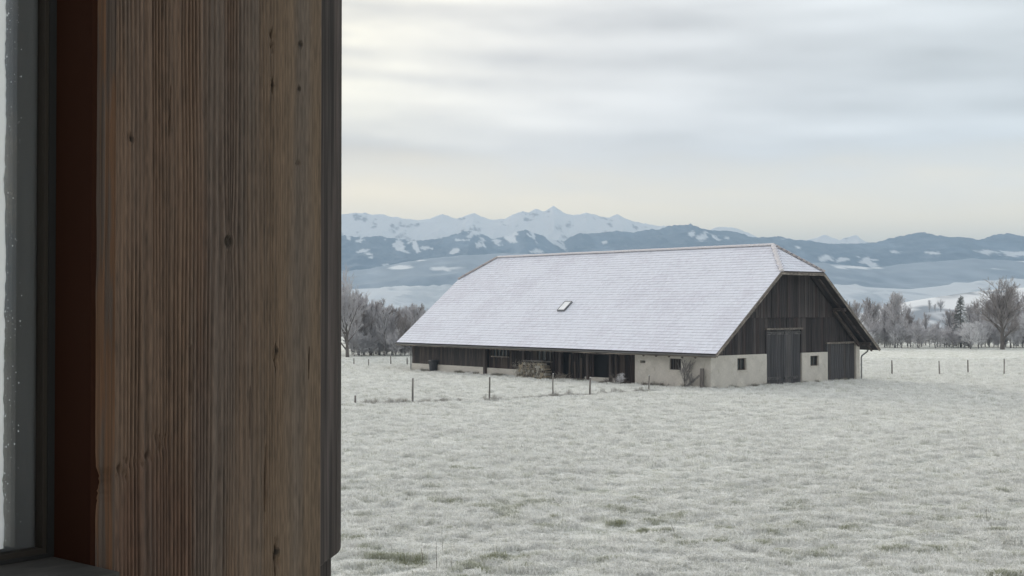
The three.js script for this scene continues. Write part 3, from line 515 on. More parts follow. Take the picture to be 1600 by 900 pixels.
  part('pane', span(WX + 0.05, JX - 0.0128, SILL + 0.007, 5.94, zs - 0.0155, zs - 0.0135), wnd.children[wnd.children.length - 1].material, wnd);
  { // crust of frost with a ragged edge
    const p = [], c = [], id = [], rows = 420, xe = (y) => JX - 0.0459 + 0.0028 * (fbm(y * 130, 2, 4) - 0.5) + 0.0022 * (noise(y * 28, 7) - 0.5), cols = 10;
    for (let j = 0; j <= rows; j++) for (let i = 0; i <= cols; i++) { const y = lerp(SILL + 0.012, 5.9, j / rows), t = i / cols, x = lerp(xe(y), WX + 0.1, Math.pow(t, 2.5)); p.push(x, y, zs - 0.0060 + (i ? 0.0012 + 0.0015 * fbm(x * 300, y * 160, 3) : 0.0001)); }
    for (let j = 0; j < rows; j++) for (let i = 0; i < cols; i++) { const a = j * (cols + 1) + i; id.push(a, a + cols + 2, a + 1, a, a + cols + 1, a + cols + 2); }
    const g = new THREE.BufferGeometry(); g.setAttribute('position', new THREE.Float32BufferAttribute(p, 3)); g.setIndex(id); g.computeVertexNormals();
    const fr = part('frost_crust', g, mat(0.9, 0.91, 0.92, 0.8), wnd);
    const bits = [], r = rng(9);
    for (let k = 0; k < 260; k++) { const y = lerp(SILL + 0.01, 5.3, r()), x = xe(y) + Math.pow(r(), 2.5) * 0.014, q = 0.0002 + 0.0007 * r() * r(), a = r() * 6.3; for (const b of [0, 2.1, 4.2]) bits.push(x + q * Math.cos(a + b), y + q * 1.6 * Math.sin(a + b), zs - 0.0058); }
    part('frost_specks', soup(bits), mat(0.62, 0.65, 0.68, 0.9), wnd).userData.kind = 'stuff';
  }
  { // curtain added behind the panes, its grey standing in for reflected sky
    const p = [], id = [], cols = 90, rows = 12;
    for (let j = 0; j <= rows; j++) for (let i = 0; i <= cols; i++) { const x = lerp(JX - 0.001, WX + 0.05, i / cols), y = lerp(SILL - 0.02, 6.0, j / rows); p.push(x, y, zs - 0.025 + 0.005 * Math.sin(x * 150 + 0.8 * Math.sin(y * 3)) + 0.003 * noise(x * 60, y * 4)); }
    for (let j = 0; j < rows; j++) for (let i = 0; i < cols; i++) { const a = j * (cols + 1) + i; id.push(a, a + 1, a + cols + 2, a, a + cols + 2, a + cols + 1); }
    const g = new THREE.BufferGeometry(); g.setAttribute('position', new THREE.Float32BufferAttribute(p, 3)); g.setIndex(id); g.computeVertexNormals(); part('added_curtain', g, mat(0.15, 0.155, 0.16, 0.95, { side: THREE.DoubleSide }), wnd);
  }
  const sillMap = new THREE.MeshStandardMaterial({ map: tex(256, 256, (u, v) => { const k = 0.75 + 0.6 * (loop2(u, v, 30, 5, 4) - 0.5) + 0.3 * (loop2(u, v, 60, 60, 2) - 0.5); return [0.27 * k, 0.262 * k, 0.25 * k]; }, true), roughness: 0.9, bumpMap: boardBump, bumpScale: 0.003 });
  part('window_sill', span(WX - 0.06, JX - 0.0045, SILL - 0.05, SILL - 0.0005, -0.16, 0.03), sillMap, house);
  // house shell: boards outside, dark room inside
  const r = rng(77), outer = woods([[0.45, 0.37, 0.31], [0.40, 0.33, 0.28], [0.5, 0.42, 0.35]]);
  for (let x = -4.2; x < JX - 0.05;) {
    const x1 = Math.min(JX - 0.006, x + 0.16 + 0.08 * r()), inWin = x1 > WX - 0.02, m = () => outer[Math.floor(r() * 2.99)];
    if (inWin) { slab('plank', m(), house, x, x1 - 0.006, -0.1, SILL - 0.055, -0.05, -0.02 + 0.004 * r()); slab('plank', m(), house, x, x1 - 0.006, 6.1, 7.0, -0.05, -0.02 + 0.004 * r()); }
    else slab('plank', m(), house, x, Math.min(x1, WX - 0.03) - 0.006, -0.1, 7.0, -0.05, -0.02 + 0.004 * r());
    x = x1;
  }
  part('house_wall', join([span(-4.2, WX, -0.1, 7.0, -0.2, -0.055), span(WX, JX - 0.006, -0.1, SILL - 0.055, -0.2, -0.055), span(WX, JX - 0.006, 6.02, 7.0, -0.2, -0.055), span(-4.2, -4.05, -0.1, 7.0, -4.0, -0.2), span(-0.15, -0.002, -0.1, 7.0, -4.0, -0.205), span(-4.05, -0.15, -0.1, 7.0, -4.0, -3.85), span(-4.05, -0.15, 3.2, 3.4, -3.85, -0.2), span(-4.05, -0.15, 6.6, 6.8, -3.85, -0.2)]), mat(0.07, 0.055, 0.045), house);
  part('house_roof', beam([-2.1, 6.95, 0.45], [-2.1, 8.9, -2.0], 5.6, 0.18), darkBoards[2], house);
  part('house_roof', beam([-2.1, 6.95, -4.45], [-2.1, 8.9, -2.0], 5.6, 0.18), darkBoards[2], house);
}

// ---------------------------------------------------------------- vegetation
const V = (x, y, z) => new THREE.Vector3(x, y, z);
function limb(out, a, b, ra, rb, sides) {              // one tapered length of branch
  const d = b.clone().sub(a).normalize(), s = Math.abs(d.y) > 0.95 ? V(1, 0, 0) : V(0, 1, 0), u = V(0, 0, 0).crossVectors(d, s).normalize(), v = V(0, 0, 0).crossVectors(d, u);
  for (let k = 0; k < sides; k++) {
    const q = k / sides * Math.PI * 2, w = (k + 1) / sides * Math.PI * 2, P = (c, r, t) => [c.x + r * (u.x * Math.cos(t) + v.x * Math.sin(t)), c.y + r * (u.y * Math.cos(t) + v.y * Math.sin(t)), c.z + r * (u.z * Math.cos(t) + v.z * Math.sin(t))];
    const A = P(a, ra, q), B = P(a, ra, w), C = P(b, rb, q), D = P(b, rb, w);
    out.push(...A, ...C, ...B, ...B, ...C, ...D);
  }
}
function bareTree(seed, o) {
  const r = rng(seed), thick = [], thin = [];
  function grow(p, dir, len, rad, level) {
    const n = level === 0 ? 6 : level === 1 ? 5 : 3, end = level >= o.levels;
    let a = p.clone(), d = dir.clone(), ra = rad; const stops = [];
    for (let k = 1; k <= n; k++) {
      d.add(V(r() - 0.5, (r() - 0.5) * 0.7 + (level ? o.lift : 0.15), r() - 0.5).multiplyScalar(level === 0 ? 0.10 : 0.36)).normalize();
      const b = a.clone().addScaledVector(d, len / n), rb = Math.max(o.least, rad * (1 - 0.8 * k / n));
      limb(level <= 1 ? thick : thin, a, b, ra, rb, level === 0 ? 7 : level === 1 ? 5 : 3);
      stops.push([a, b, d.clone(), ra]); a = b; ra = rb;
    }
    if (end) return;
    const kids = o.kids[level];
    for (let k = 0; k < kids; k++) {
      const t = level === 0 ? lerp(o.from, 1, Math.pow((k + r()) / kids, 0.8)) : lerp(0.18, 1, (k + r()) / kids), f = Math.min(n - 1, Math.floor(t * n)), [A, B, D, q] = stops[f];
      const pt = A.clone().lerp(B, t * n - f), side = V(r() - 0.5, r() - 0.5, r() - 0.5).cross(D).normalize();
      const ang = lerp(o.angle[0], o.angle[1], r()) * (level === 0 ? 1 : 0.85), nd = D.clone().multiplyScalar(Math.cos(ang)).addScaledVector(side, Math.sin(ang)).normalize();
      const shape = level === 0 ? o.shape(t) : 1;
      grow(pt, nd, len * o.ratio[level] * shape * (0.7 + 0.5 * r()), Math.max(o.least, Math.min(q * 0.7, rad * 0.42)), level + 1);
    }
  }
  grow(V(0, -0.15, 0), V(0, 1, 0), o.trunk, o.rad, 0);
  return [soup(thick), soup(thin)];
}
const bark = mat(0.13, 0.115, 0.105, 1), frostTwig = mat(0.50, 0.49, 0.51, 1), brownTwig = mat(0.30, 0.275, 0.27, 1), whiteTwig = mat(0.68, 0.68, 0.70, 1), greyBark = mat(0.20, 0.19, 0.19, 1);
function plantFrom([thick, thin], bm, tm) { const o = new THREE.Group(); part('trunk', thick, bm, o); part('crown', thin, tm, o); return o; }
const kinds = {
  broad: plantFrom(bareTree(3, { levels: 4, kids: [20, 11, 7, 4], trunk: 5.4, rad: 0.30, least: 0.012, from: 0.18, angle: [0.25, 0.9], ratio: [0.74, 0.42, 0.45, 0.5], lift: 0.16, shape: (t) => 1.1 - 0.25 * t }), bark, brownTwig),
  broad2: plantFrom(bareTree(8, { levels: 4, kids: [18, 11, 7, 4], trunk: 5.2, rad: 0.24, least: 0.012, from: 0.15, angle: [0.25, 0.8], ratio: [0.72, 0.44, 0.45, 0.5], lift: 0.2, shape: (t) => 1.1 - 0.25 * t }), bark, frostTwig),
  tall: plantFrom(bareTree(14, { levels: 3, kids: [26, 10, 8], trunk: 6.6, rad: 0.14, least: 0.013, from: 0.12, angle: [0.3, 0.75], ratio: [0.36, 0.42, 0.5], lift: 0.35, shape: (t) => 1.15 - 0.6 * t }), greyBark, frostTwig),
  tall2: plantFrom(bareTree(21, { levels: 3, kids: [24, 10, 8], trunk: 5.8, rad: 0.12, least: 0.013, from: 0.08, angle: [0.35, 0.8], ratio: [0.42, 0.42, 0.5], lift: 0.3, shape: (t) => 1.2 - 0.6 * t }), greyBark, brownTwig),
  rimed: plantFrom(bareTree(29, { levels: 3, kids: [22, 10, 7], trunk: 3.6, rad: 0.10, least: 0.015, from: 0.05, angle: [0.5, 1.1], ratio: [0.6, 0.45, 0.5], lift: 0.05, shape: (t) => 1.15 - 0.4 * t }), greyBark, whiteTwig),
  climber: plantFrom(bareTree(45, { levels: 3, kids: [14, 7, 5], trunk: 2.0, rad: 0.04, least: 0.0085, from: 0.05, angle: [0.2, 0.7], ratio: [0.6, 0.5, 0.5], lift: 0.3, shape: () => 1 }), bark, greyBark),
  shrub: plantFrom(bareTree(37, { levels: 3, kids: [20, 9, 7], trunk: 2.0, rad: 0.06, least: 0.014, from: 0.0, angle: [0.4, 1.1], ratio: [0.7, 0.5, 0.5], lift: 0.15, shape: () => 1 }), greyBark, frostTwig),
};
{ // conifer with rime: whorls of drooping sprays
  const r = rng(41), th = [], sp = [];
  limb(th, V(0, -0.1, 0), V(0, 6.4, 0), 0.13, 0.02, 6);
  for (let y = 0.5; y < 6.3; y += 0.17) { const reach = 1.45 * Math.pow(1 - y / 6.7, 0.8) + 0.08; for (let k = 0; k < 8; k++) { const a = r() * 6.28, l = reach * (0.7 + 0.45 * r()), A = V(0, y, 0), B = V(Math.cos(a) * l, y - 0.22 * l - 0.1 * r(), Math.sin(a) * l); limb(sp, A, B, 0.025, 0.012, 3);
    for (let q = 0; q < 12; q++) { const t = 0.2 + 0.8 * r(), P = A.clone().lerp(B, t), s = 0.10 + 0.14 * r(), b = a + (r() - 0.5) * 2.4; sp.push(P.x, P.y + 0.02, P.z, P.x + Math.cos(b) * s, P.y - 0.05 - 0.06 * r(), P.z + Math.sin(b) * s, P.x + Math.cos(b + 0.5) * s * 0.6, P.y - 0.09, P.z + Math.sin(b + 0.5) * s * 0.6); } } }
  kinds.fir = plantFrom([soup(th), soup(sp)], bark, mat(0.21, 0.225, 0.215, 1));
}
function plant(kind, name, label, category, px, base, d, high, group, seed = 1) {
  const o = kinds[kind].clone(), r = rng(seed * 97 + Math.round(px * 3)); o.name = numbered(name);
  const box3 = kinds[kind].userData.h ??= new THREE.Box3().setFromObject(kinds[kind]).max.y; o.userData = {};
  const x = (px - 800) / F * d, s = high / box3, w = 0.92 + 0.2 * r();
  o.position.set(x, base ?? lie(x, -d) - 0.03, -d); o.scale.set(s * w, s, s * w); o.rotation.y = r() * 6.28; scene.add(o);
  return tag(o, label, category, group);
}
const tallAt = (top, base, d) => (base - top) / F * d;      // real height of something between two pixel rows
plant('broad', 'bare_tree', 'large round-headed bare tree at the right edge of the meadow', 'tree', 1566, undefined, 146, tallAt(431, 547, 146), undefined, 4);
plant('broad2', 'bare_tree', 'tall bare tree with fine frosted twigs just right of the wooden post', 'tree', 543, undefined, 124, tallAt(408, 557, 124), undefined, 7);
plant('fir', 'conifer', 'frosted dark conifer left of the large round bare tree', 'tree', 1501, undefined, 153, tallAt(463, 545, 153));
plant('fir', 'conifer', 'small rimed conifer half hidden beside the large round bare tree', 'tree', 1483, undefined, 158, tallAt(492, 545, 158));
plant('tall', 'bare_tree', 'slim bare tree rising highest between the barn and the conifer', 'tree', 1398, undefined, 152, tallAt(455, 545, 152), undefined, 3);
plant('rimed', 'rimed_bush', 'broad white-rimed bush in front of the conifer', 'bush', 1516, undefined, 147, tallAt(500, 546, 147), undefined, 2);
{
  const r = rng(61);
  const right = 'bare frosted trees in the belt right of the barn', left = 'grey bare trees in the belt left of the barn', hid = 'bare trees of the belt beyond the post';
  const top = table([[1325, 478], [1350, 474], [1375, 470], [1400, 470], [1420, 484], [1440, 497], [1460, 503], [1480, 490], [1500, 482], [1530, 480], [1560, 470], [1620, 462], [1700, 470], [1800, 480]]);
  for (let k = 0; k < 44; k++) { const px = 1318 + k * 8 + 6 * r(), d = 151 + 18 * r(); const q = ['tall', 'tall2', 'tall', 'rimed'][k % 4], [words, set] = { tall: ['slender grey-twigged bare tree in the belt right of the barn', right], tall2: ['slender brown-twigged bare tree in the belt right of the barn', 'brown-twigged trees in the right belt'], rimed: ['low spreading tree white with rime in the belt right of the barn', 'white-rimed trees in the right belt'] }[q]; plant(q, q === 'rimed' ? 'rimed_tree' : 'bare_tree', words, 'tree', px, undefined, d, (q === 'rimed' ? 0.8 : 1.16) * tallAt(top(px) + 16 * r(), 546, d), set, k); }
  for (let k = 0; k < 40; k++) { const px = 1318 + k * 8.6 + 8 * r(), d = 149.5 + 5 * r(); plant(k % 3 ? 'shrub' : 'rimed', k % 3 ? 'bush' : 'rimed_bush', k % 3 ? 'low grey frosted bush at the foot of the belt right of the barn' : 'white-rimed bush at the foot of the belt right of the barn', 'bush', px, undefined, d, 1.9 + 2.1 * r(), k % 3 ? 'frosted bushes at the foot of the right belt' : 'white-rimed bushes at the foot of the right belt', k); }
  for (let k = 0; k < 30; k++) { const px = 546 + k * 4.6 + 5 * r(), d = 127 + 16 * r(); plant(k % 3 ? 'tall' : 'tall2', 'bare_tree', k % 3 ? 'thin pale grey bare tree in the dense belt left of the barn' : 'thin brownish bare tree in the dense belt left of the barn', 'tree', px, undefined, d, tallAt(lerp(468, 488, smooth(560, 620, px)) + 10 * r(), 557, d) * 1.12, k % 3 ? left : 'brownish bare trees in the belt left of the barn', k); }
  for (let k = 0; k < 22; k++) { const px = 545 + k * 5.8 + 6 * r(), d = 126 + 4 * r(); plant('shrub', 'bush', 'low grey bush at the foot of the belt left of the barn', 'bush', px, undefined, d, 1.6 + 1.6 * r(), 'grey bushes at the foot of the left belt', k); }
  for (let k = 0; k < 44; k++) { const px = -120 + k * 14.6 + 12 * r(), d = 126 + 18 * r(); plant(['tall', 'tall2', 'broad2'][k % 3], 'bare_tree', 'bare tree in the belt hidden behind the wooden post', 'tree', px, undefined, d, 4.2 + 2.6 * r(), hid, k); }
  // trees on the snowy rise
  for (const [px, top_, d, w] of [[1452, 468, 470, 0], [1470, 466, 475, 1], [1461, 474, 465, 2]]) plant(w === 1 ? 'broad2' : 'tall', 'distant_tree', ['leftmost', 'rightmost', 'smallest middle one'][w] + ' of the three faint trees on the snowy rise', 'tree', px, EYE + (HORIZON - 487) / F * d, d, tallAt(top_, 487, d), 'trees on the snowy rise', w + 5);
}
// ---------------------------------------------------------------- frosted grass and small things in the meadow
const blade = (out, r, x, z, h, w, lean) => { const a = r() * 6.28, b = r() * 6.28, lx = Math.cos(a) * lean * h, lz = Math.sin(a) * lean * h, wx = Math.cos(b) * w, wz = Math.sin(b) * w; out.push(x - wx, -0.01, z - wz, x + wx, -0.01, z + wz, x + lx * 0.35 + wx * 0.8, h * 0.6, z + lz * 0.35 + wz * 0.8, x - wx, -0.01, z - wz, x + lx * 0.35 + wx * 0.8, h * 0.6, z + lz * 0.35 + wz * 0.8, x + lx * 0.35 - wx * 0.8, h * 0.6, z + lz * 0.35 - wz * 0.8, x + lx * 0.35 - wx * 0.8, h * 0.6, z + lz * 0.35 - wz * 0.8, x + lx * 0.35 + wx * 0.8, h * 0.6, z + lz * 0.35 + wz * 0.8, x + lx, h * (0.95 - 0.3 * lean), z + lz); };
function tuft(seed, n, spread, h, w, lean) { const r = rng(seed), t = []; for (let k = 0; k < n; k++) { const a = r() * 6.28, q = spread * Math.sqrt(r()); blade(t, r, Math.cos(a) * q, Math.sin(a) * q, h * (0.55 + 0.6 * r()), w * (0.7 + 0.6 * r()), lean * (0.5 + r())); } return soup(t); }
function scatter(name, label, category, geo, material, spots) {
  const m = new THREE.InstancedMesh(geo, material, spots.length), q = new THREE.Object3D(), c = new THREE.Color(); m.name = numbered(name); m.castShadow = m.receiveShadow = true;
  spots.forEach(([x, y, z, s, t, col], i) => { q.position.set(x, y, z); q.rotation.set(0, t, 0); q.scale.set(s[0], s[1], s[0]); q.updateMatrix(); m.setMatrixAt(i, q.matrix); m.setColorAt(i, c.setRGB(...col)); });
  scene.add(m); return tag(m, label, category, undefined, 'stuff');
}
const inBarn = (x, z) => { const dx = x - 11.673, dz = z + 75.716, c = Math.cos(Math.PI / 2 - 0.864), s = Math.sin(Math.PI / 2 - 0.864), lx = dx * c - dz * s, lz = dx * s + dz * c; return lx > -0.1 && lx < W + 0.1 && lz < 0.1 && lz > -L - 0.1; };
const rime = new THREE.MeshStandardMaterial({ color: rgb(1, 1, 1), roughness: 0.9 });
{
  const r = rng(101), sets = [[], [], []];
  const want = 520000; let n = 0;
  while (n < want) {
    const d = 17 * Math.pow(120 / 17, Math.pow(r(), 0.85)), t = lerp(-0.52, 0.52, r()), x = t * d, z = -d;
    n++; if (inBarn(x, z)) continue;
    const y = lie(x, z), clump = fbm(x * 1.7 + 3, z * 2.6, 3), green = smooth(0.63, 0.74, fbm(x * 0.9 + 31, z * 1.3 + 8, 4)) * smooth(40, 25, d), v = 0.70 + 0.34 * Math.sqrt(r());
    const bl = [0.91 * v, 0.915 * v, 0.89 * v], gr = [0.27, 0.285, 0.17], k = green * (r() < 0.7 ? 0.85 : 0.25) + (r() < lerp(0.05, 0.16, smooth(55, 25, d)) ? 0.45 : 0);
    const s = lerp(0.9, 1.7, smooth(25, 90, d)) * (0.7 + 0.6 * r());
    sets[Math.floor(r() * 3)].push([x, y, z, [s, s * (0.35 + 1.7 * smooth(0.42, 0.7, clump)) * lerp(1, 0.6, smooth(30, 80, d))], r() * 6.28, bl.map((c, i) => lerp(c, gr[i], clamp(k)))]);
  }
  sets.forEach((s, i) => scatter('frosted_grass', ['short frosted grass covering the whole meadow', 'curling frosted grass blades all over the meadow', 'matted frosted grass among the meadow tufts'][i], 'grass', tuft(200 + i, 16, 0.10, 0.10, 0.0042, 0.85), rime, s));
  const tus = [];
  for (let k = 0; k < 21000; k++) { const d = 19 * Math.pow(80 / 19, Math.pow(r(), 0.9)), x = lerp(-0.52, 0.52, r()) * d, z = -d; if (inBarn(x, z) || fbm(x * 0.5 + 70, z * 0.8, 3) < 0.40) continue; const v = 0.72 + 0.26 * r(), q = (r() < 0.16 ? 0.45 : 0.06) * r(); tus.push([x, lie(x, z) - 0.01, z, [0.7 + 0.8 * r(), (0.5 + 0.8 * r()) * lerp(1, 0.7, smooth(40, 80, d))], r() * 6.28, [lerp(0.92 * v, 0.27, q), lerp(0.925 * v, 0.28, q), lerp(0.90 * v, 0.17, q)]]); }
  scatter('grass_tussocks', 'shaggy rime-white grass tussocks dotted over the meadow', 'grass', tuft(221, 46, 0.15, 0.19, 0.005, 0.95), rime, tus);
  // greener hummocks that the frost has left half bare
  const hum = [];
  for (const [px, py, a] of [[1145, 791, 0.5], [1130, 830, 0.55], [1118, 850, 0.5], [1185, 852, 0.6], [966, 822, 0.45], [1005, 833, 0.55], [1040, 835, 0.5], [612, 874, 0.6], [735, 890, 0.8], [690, 785, 0.6], [712, 785, 0.5], [813, 794, 0.35], [550, 843, 0.5], [575, 860, 0.4], [700, 830, 0.4], [855, 825, 0.4], [1330, 830, 0.4], [1560, 832, 0.5], [1250, 826, 0.4], [1420, 810, 0.35], [1590, 870, 0.6], [950, 880, 0.5], [1460, 860, 0.45], [740, 735, 0.5], [710, 734, 0.35]]) {
    const d = EYE * F / (py - HORIZON), cx = (px - 800) / F * d;
    for (let k = 0; k < 60 * a; k++) { const b = r() * 6.28, q = 0.5 * a * Math.pow(r(), 0.9), x = cx + Math.cos(b) * q * 1.15, z = -d + Math.sin(b) * q * 0.75, g = r(); hum.push([x, lie(x, z) - 0.005, z, [0.95, 1.3 + 0.9 * r()], r() * 6.28, [lerp(0.26, 0.70, g), lerp(0.275, 0.71, g), lerp(0.16, 0.66, g)]]); }
  }
  scatter('green_hummocks', 'greener grass hummocks with little frost in the near meadow', 'grass', tuft(231, 18, 0.09, 0.10, 0.0042, 0.8), rime, hum);
  // dead grass along the fence and the foot of the barn
  const dead = []; const along = table([[-30, 60], [-8.1, 63.8], [-5, 65.0], [-1.2, 66.8], [2.2, 70.0], [4.3, 70.8], [7.5, 73.9], [9, 75]]);
  for (let k = 0; k < 3000; k++) { const x = lerp(-30, 8.6, r()), z = -along(x) + 0.35 * (r() + r() - 1), p = fbm(x * 2.6, 4, 3); if (r() > smooth(0.35, 0.62, p) + 0.65) continue; const g = r(); dead.push([x, lie(x, z), z, [1.1, 0.8 + 2.4 * Math.pow(r(), 2.5) * smooth(0.4, 0.65, p)], r() * 6.28, [lerp(0.26, 0.72, g), lerp(0.24, 0.72, g), lerp(0.20, 0.71, g)]]); }
  const th = Math.PI / 2 - 0.864, c = Math.cos(th), s = Math.sin(th);
  const toWorld = (lx, lz) => [11.673 + lx * c + lz * s, -75.716 - lx * s + lz * c];
  for (let k = 0; k < 1500; k++) { const onGable = r() < 0.4, u = r(), o = 0.02 + 0.22 * r() * r(); if (onGable && u > 0.36 && u < 0.58) continue; const [x, z] = onGable ? toWorld(u * W, o) : toWorld(-o, -u * L); if (fbm(x * 0.8, z * 0.8 + 9, 2) < 0.42) continue; const g = r(); dead.push([x, lie(x, z), z, [0.9, 0.8 + 1.4 * r() * r()], r() * 6.28, [lerp(0.20, 0.46, g), lerp(0.185, 0.45, g), lerp(0.14, 0.40, g)]]); }
  scatter('dead_grass', 'strip of taller dead grass along the fence and barn foot', 'grass', tuft(251, 16, 0.10, 0.16, 0.006, 0.6), rime, dead);
}
// fence posts: pixel x, foot row, top row
const postWood = woods([[0.72, 0.70, 0.68], [0.64, 0.61, 0.59]]);
function fencePost(px, foot, top, label, group, seed) {
  const d = EYE * F / (foot - HORIZON), x = (px - 800) / F * d, h = (foot - top) / F * d, r = rng(seed * 31 + 7), w = 0.045 + 0.012 * r();
  const o = thing('fence_post', label, 'fence post', [x, lie(x, -d), -d], r() * 6.28, group);
  const g = new THREE.CylinderGeometry(w * 0.86, w, h + 0.25, 8, 4), p = g.attributes.position;
  for (let i = 0; i < p.count; i++) { const y = p.getY(i); p.setX(i, p.getX(i) * (1 + 0.16 * (noise(i * 3.1, seed) - 0.5)) + 0.02 * Math.sin(y * 2 + seed)); p.setZ(i, p.getZ(i) * (1 + 0.16 * (noise(i * 2.3, seed + 5) - 0.5))); }
  g.translate(0, (h - 0.25) / 2, 0); g.computeVertexNormals(); part('stake', g, postWood[seed % 2], o);
  const k = new THREE.SphereGeometry(w * 0.9, 8, 4, 0, 6.3, 0, 1.5); k.scale(1, 0.35, 1); k.translate(0, h, 0); part('frost_cap', k, mat(0.82, 0.83, 0.85), o);
  o.rotation.z = 0.05 * (r() - 0.5); return o;
}
const rowA = 'fence posts in the row before the barn', rowB = 'fence posts right of the barn', rowC = 'far fence posts left of the barn';
[[555, 633, 617, 'short stub post nearest the big wooden post, in the front row'], [645, 630, 590, 'tall thin fence post standing before the barn\'s far left end'], [765, 626, 588, 'fence post before the dark boards, second tall one from the left'], [864, 619, 584, 'fence post in front of the woodpile'], [922, 618, 590, 'fence post in front of the open dark bay'], [1014, 610, 587, 'fence post in front of the plaster wall']].forEach(([a, b, c, l], i) => fencePost(a, b, c, l, rowA, i + 1));
[[1393, 586, 563, 'fence post nearest the barn on its right side'], [1467, 587, 564, 'second fence post right of the barn'], [1512, 584, 562, 'third fence post right of the barn'], [1568, 584, 560, 'fourth fence post right of the barn, near the frame edge']].forEach(([a, b, c, l], i) => fencePost(a, b, c, l, rowB, i + 11));
[[553, 571, 560, 'far fence post closest to the big wooden post'], [576, 572, 561, 'second far fence post left of the barn'], [611, 569.5, 556, 'third far fence post left of the barn'], [636, 570, 559, 'far fence post right beside the barn\'s left corner']].forEach(([a, b, c, l], i) => fencePost(a, b, c, l, rowC, i + 21));
// things along the barn
const spotBy = (lx, lz) => { const th = Math.PI / 2 - 0.864; return [11.673 + lx * Math.cos(th) + lz * Math.sin(th), -75.716 - lx * Math.sin(th) + lz * Math.cos(th)]; };
const BT = Math.PI / 2 - 0.864;
{ // woodpile under the eaves
  const [x, z] = spotBy(-0.45, -15.2), o = thing('woodpile', 'humped pile of firewood and brush under the barn eaves', 'woodpile', [x, lie(x, z) - 0.04, z], BT), r = rng(71);
  const logs = [new THREE.CylinderGeometry(0.09, 0.095, 0.5, 7), new THREE.CylinderGeometry(0.065, 0.07, 0.5, 6), new THREE.CylinderGeometry(0.11, 0.10, 0.5, 8)]; logs.forEach((g) => g.rotateZ(Math.PI / 2));
  const ends = [mat(0.30, 0.25, 0.18), mat(0.20, 0.17, 0.13), mat(0.36, 0.34, 0.30), mat(0.13, 0.11, 0.09)];
  for (let row = 0; row < 7; row++) for (let k = 0; k < 15; k++) { const v = -1.5 + k * 0.205 + (row % 2) * 0.1 + 0.04 * (r() - 0.5), hump = 1.05 * Math.sqrt(Math.max(0, 1 - (v / 1.62) ** 4)) ; if (row * 0.16 > hump) continue; const m = part('log', logs[Math.floor(r() * 2.99)], ends[Math.floor(r() * 3.99)], o); m.position.set(0.05 * (r() - 0.5), 0.1 + row * 0.16, v); m.rotation.y = 0.1 * (r() - 0.5); }
  const t = []; for (let k = 0; k < 240; k++) { const v = -1.7 + 3.4 * r(), y = 0.2 + 0.95 * r(), a = V(-0.3 - 0.1 * r(), y, v), b = a.clone().add(V(0.15 * (r() - 0.5), 0.35 * (r() - 0.2), 0.5 * (r() - 0.5))); limb(t, a, b, 0.009, 0.005, 3); } part('brush', soup(t), mat(0.34, 0.32, 0.27), o);
  part('cover_board', beam([0, 1.24, -0.85], [0, 1.30, 0.75], 0.4, 0.035), postWood[0], o);
}
{ // dark bin at the far end
  const [x, z] = spotBy(-0.32, -26.6), o = thing('bin', 'dark lidded bin standing by the far end of the barn', 'bin', [x, lie(x, z) - 0.02, z], BT);
  const g = new THREE.CylinderGeometry(0.34, 0.27, 0.8, 4, 1); g.rotateY(Math.PI / 4); g.translate(0, 0.42, 0); part('body', g, mat(0.035, 0.035, 0.04, 0.7), o);
  const l = new THREE.CylinderGeometry(0.33, 0.38, 0.08, 4, 1); l.rotateY(Math.PI / 4); l.translate(0, 0.87, 0); part('lid', l, mat(0.05, 0.05, 0.055, 0.6), o);
}
{ // stake and leaning boards at the near corner
  const [x, z] = spotBy(-0.30, -0.42), o = thing('stake', 'thick split stake standing at the near corner of the barn', 'stake', [x, lie(x, z) - 0.05, z], BT + 0.1);
  part('stake_body', (() => { const g = new THREE.BoxGeometry(0.20, 1.3, 0.2, 1, 3, 1), p = g.attributes.position; for (let i = 0; i < p.count; i++) p.setX(i, p.getX(i) * (1 - 0.2 * (p.getY(i) > 0.5)) + 0.02 * Math.sin(p.getY(i) * 3)); g.translate(0, 0.62, 0); g.computeVertexNormals(); return g; })(), postWood[1], o);
  const [u, v] = spotBy(-0.34, -1.05), q = thing('leaning_board', 'pale board leaning against the stake at the barn corner', 'board', [u, lie(u, v), v], BT);
  part('board', beam([-0.06, 0.02, -0.62], [0.0, 0.80, 0.48], 0.035, 0.13), postWood[0], q);
}
function brushHeap(name, label, category, lx, lz, wide, high, n, m, seed) {
  const [x, z] = spotBy(lx, lz), o = thing(name, label, category, [x, lie(x, z) - 0.02, z], BT), r = rng(seed), t = [];
  for (let k = 0; k < n; k++) { const v = (r() - 0.5) * wide, y = high * r() * Math.sqrt(Math.max(0, 1 - (2 * v / wide) ** 2)), a = V((r() - 0.5) * 0.5, Math.max(0, y - 0.1), v), b = a.clone().add(V(0.4 * (r() - 0.5), 0.25 * r(), 0.6 * (r() - 0.5))); limb(t, a, b, 0.014, 0.007, 3); }
  part('twigs', soup(t), m, o); return o;
}
brushHeap('brush_heap', 'dark heap of brushwood in front of the last boards by the plaster', 'brushwood', -0.5, -7.3, 1.9, 0.7, 220, mat(0.15, 0.13, 0.115), 81);
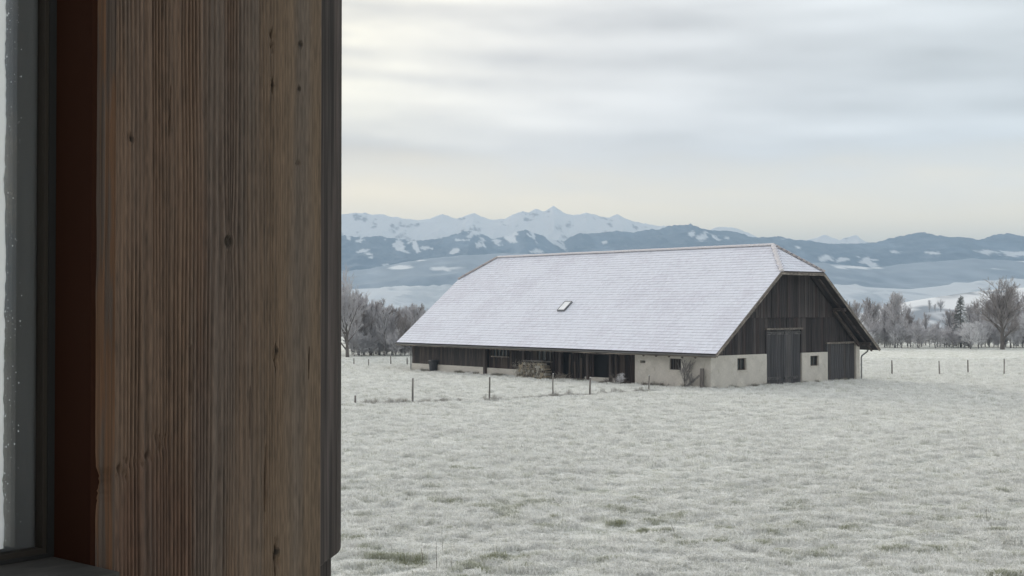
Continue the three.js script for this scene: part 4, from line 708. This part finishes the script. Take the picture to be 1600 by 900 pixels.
brushHeap('brush_heap', 'low dark brush lying at the foot of the plaster wall', 'brushwood', -0.35, -4.4, 2.2, 0.22, 120, mat(0.17, 0.15, 0.13), 82);
brushHeap('brush_heap', 'straggly brush beside the woodpile towards the open bay', 'brushwood', -0.3, -12.6, 1.8, 0.55, 150, mat(0.28, 0.25, 0.21), 83);
for (const [kind, lx, lz, h, label, m] of [['climber', -0.42, -1.7, 2.0, 'leafless climbing shrub against the plaster wall beside the barred window', null], ['climber', -0.5, -1.0, 1.0, 'low leafless shrub between the climbing shrub and the corner stake', null], ['rimed', -0.95, -6.5, 0.85, 'small white-rimed bush near the plaster wall', null]]) {
  const [x, z] = spotBy(lx, lz), px = 800 + x / -z * F; plant(kind, kind === 'rimed' ? 'rimed_bush' : 'bush', label, 'bush', px, undefined, -z, h, undefined, 9);
}
// dead stalks near the camera
[[682, 890, 842, 'tallest dead stalk in the near grass beside the wooden post'], [660, 880, 850, 'dead stalk left of the tallest one in the near grass'], [692, 862, 845, 'short dead stalk right of the tallest one'], [706, 890, 872, 'short dead stalk at the bottom edge of the picture'], [1056, 838, 815, 'single bent dead stalk in the middle of the near meadow'], [1540, 815, 795, 'small dead weed stalk in the near meadow on the right']].forEach(([px, foot, top, label], i) => {
  const d = EYE * F / (foot - HORIZON), x = (px - 800) / F * d, h = (foot - top) / F * d, r = rng(i + 300), t = [];
  let a = V(0, -0.03, 0); for (let k = 1; k <= 4; k++) { const b = V((i === 4 ? -0.12 * k / 4 : 0.02 * (r() - 0.5)), h * k / 4, 0.02 * (r() - 0.5)); limb(t, a, b, 0.007 - 0.001 * k, 0.006 - 0.001 * k, 4); if (k > 1) limb(t, b, b.clone().add(V(0.05 * (r() - 0.5), 0.05, 0.05 * (r() - 0.5))), 0.003, 0.002, 3); a = b; }
  const m = shade(new THREE.Mesh(soup(t), mat(0.13, 0.11, 0.09))); m.name = numbered('dead_stalk'); m.position.set(x, lie(x, -d), -d); scene.add(m); tag(m, label, 'stalk');
});
renderer.render(scene, camera);
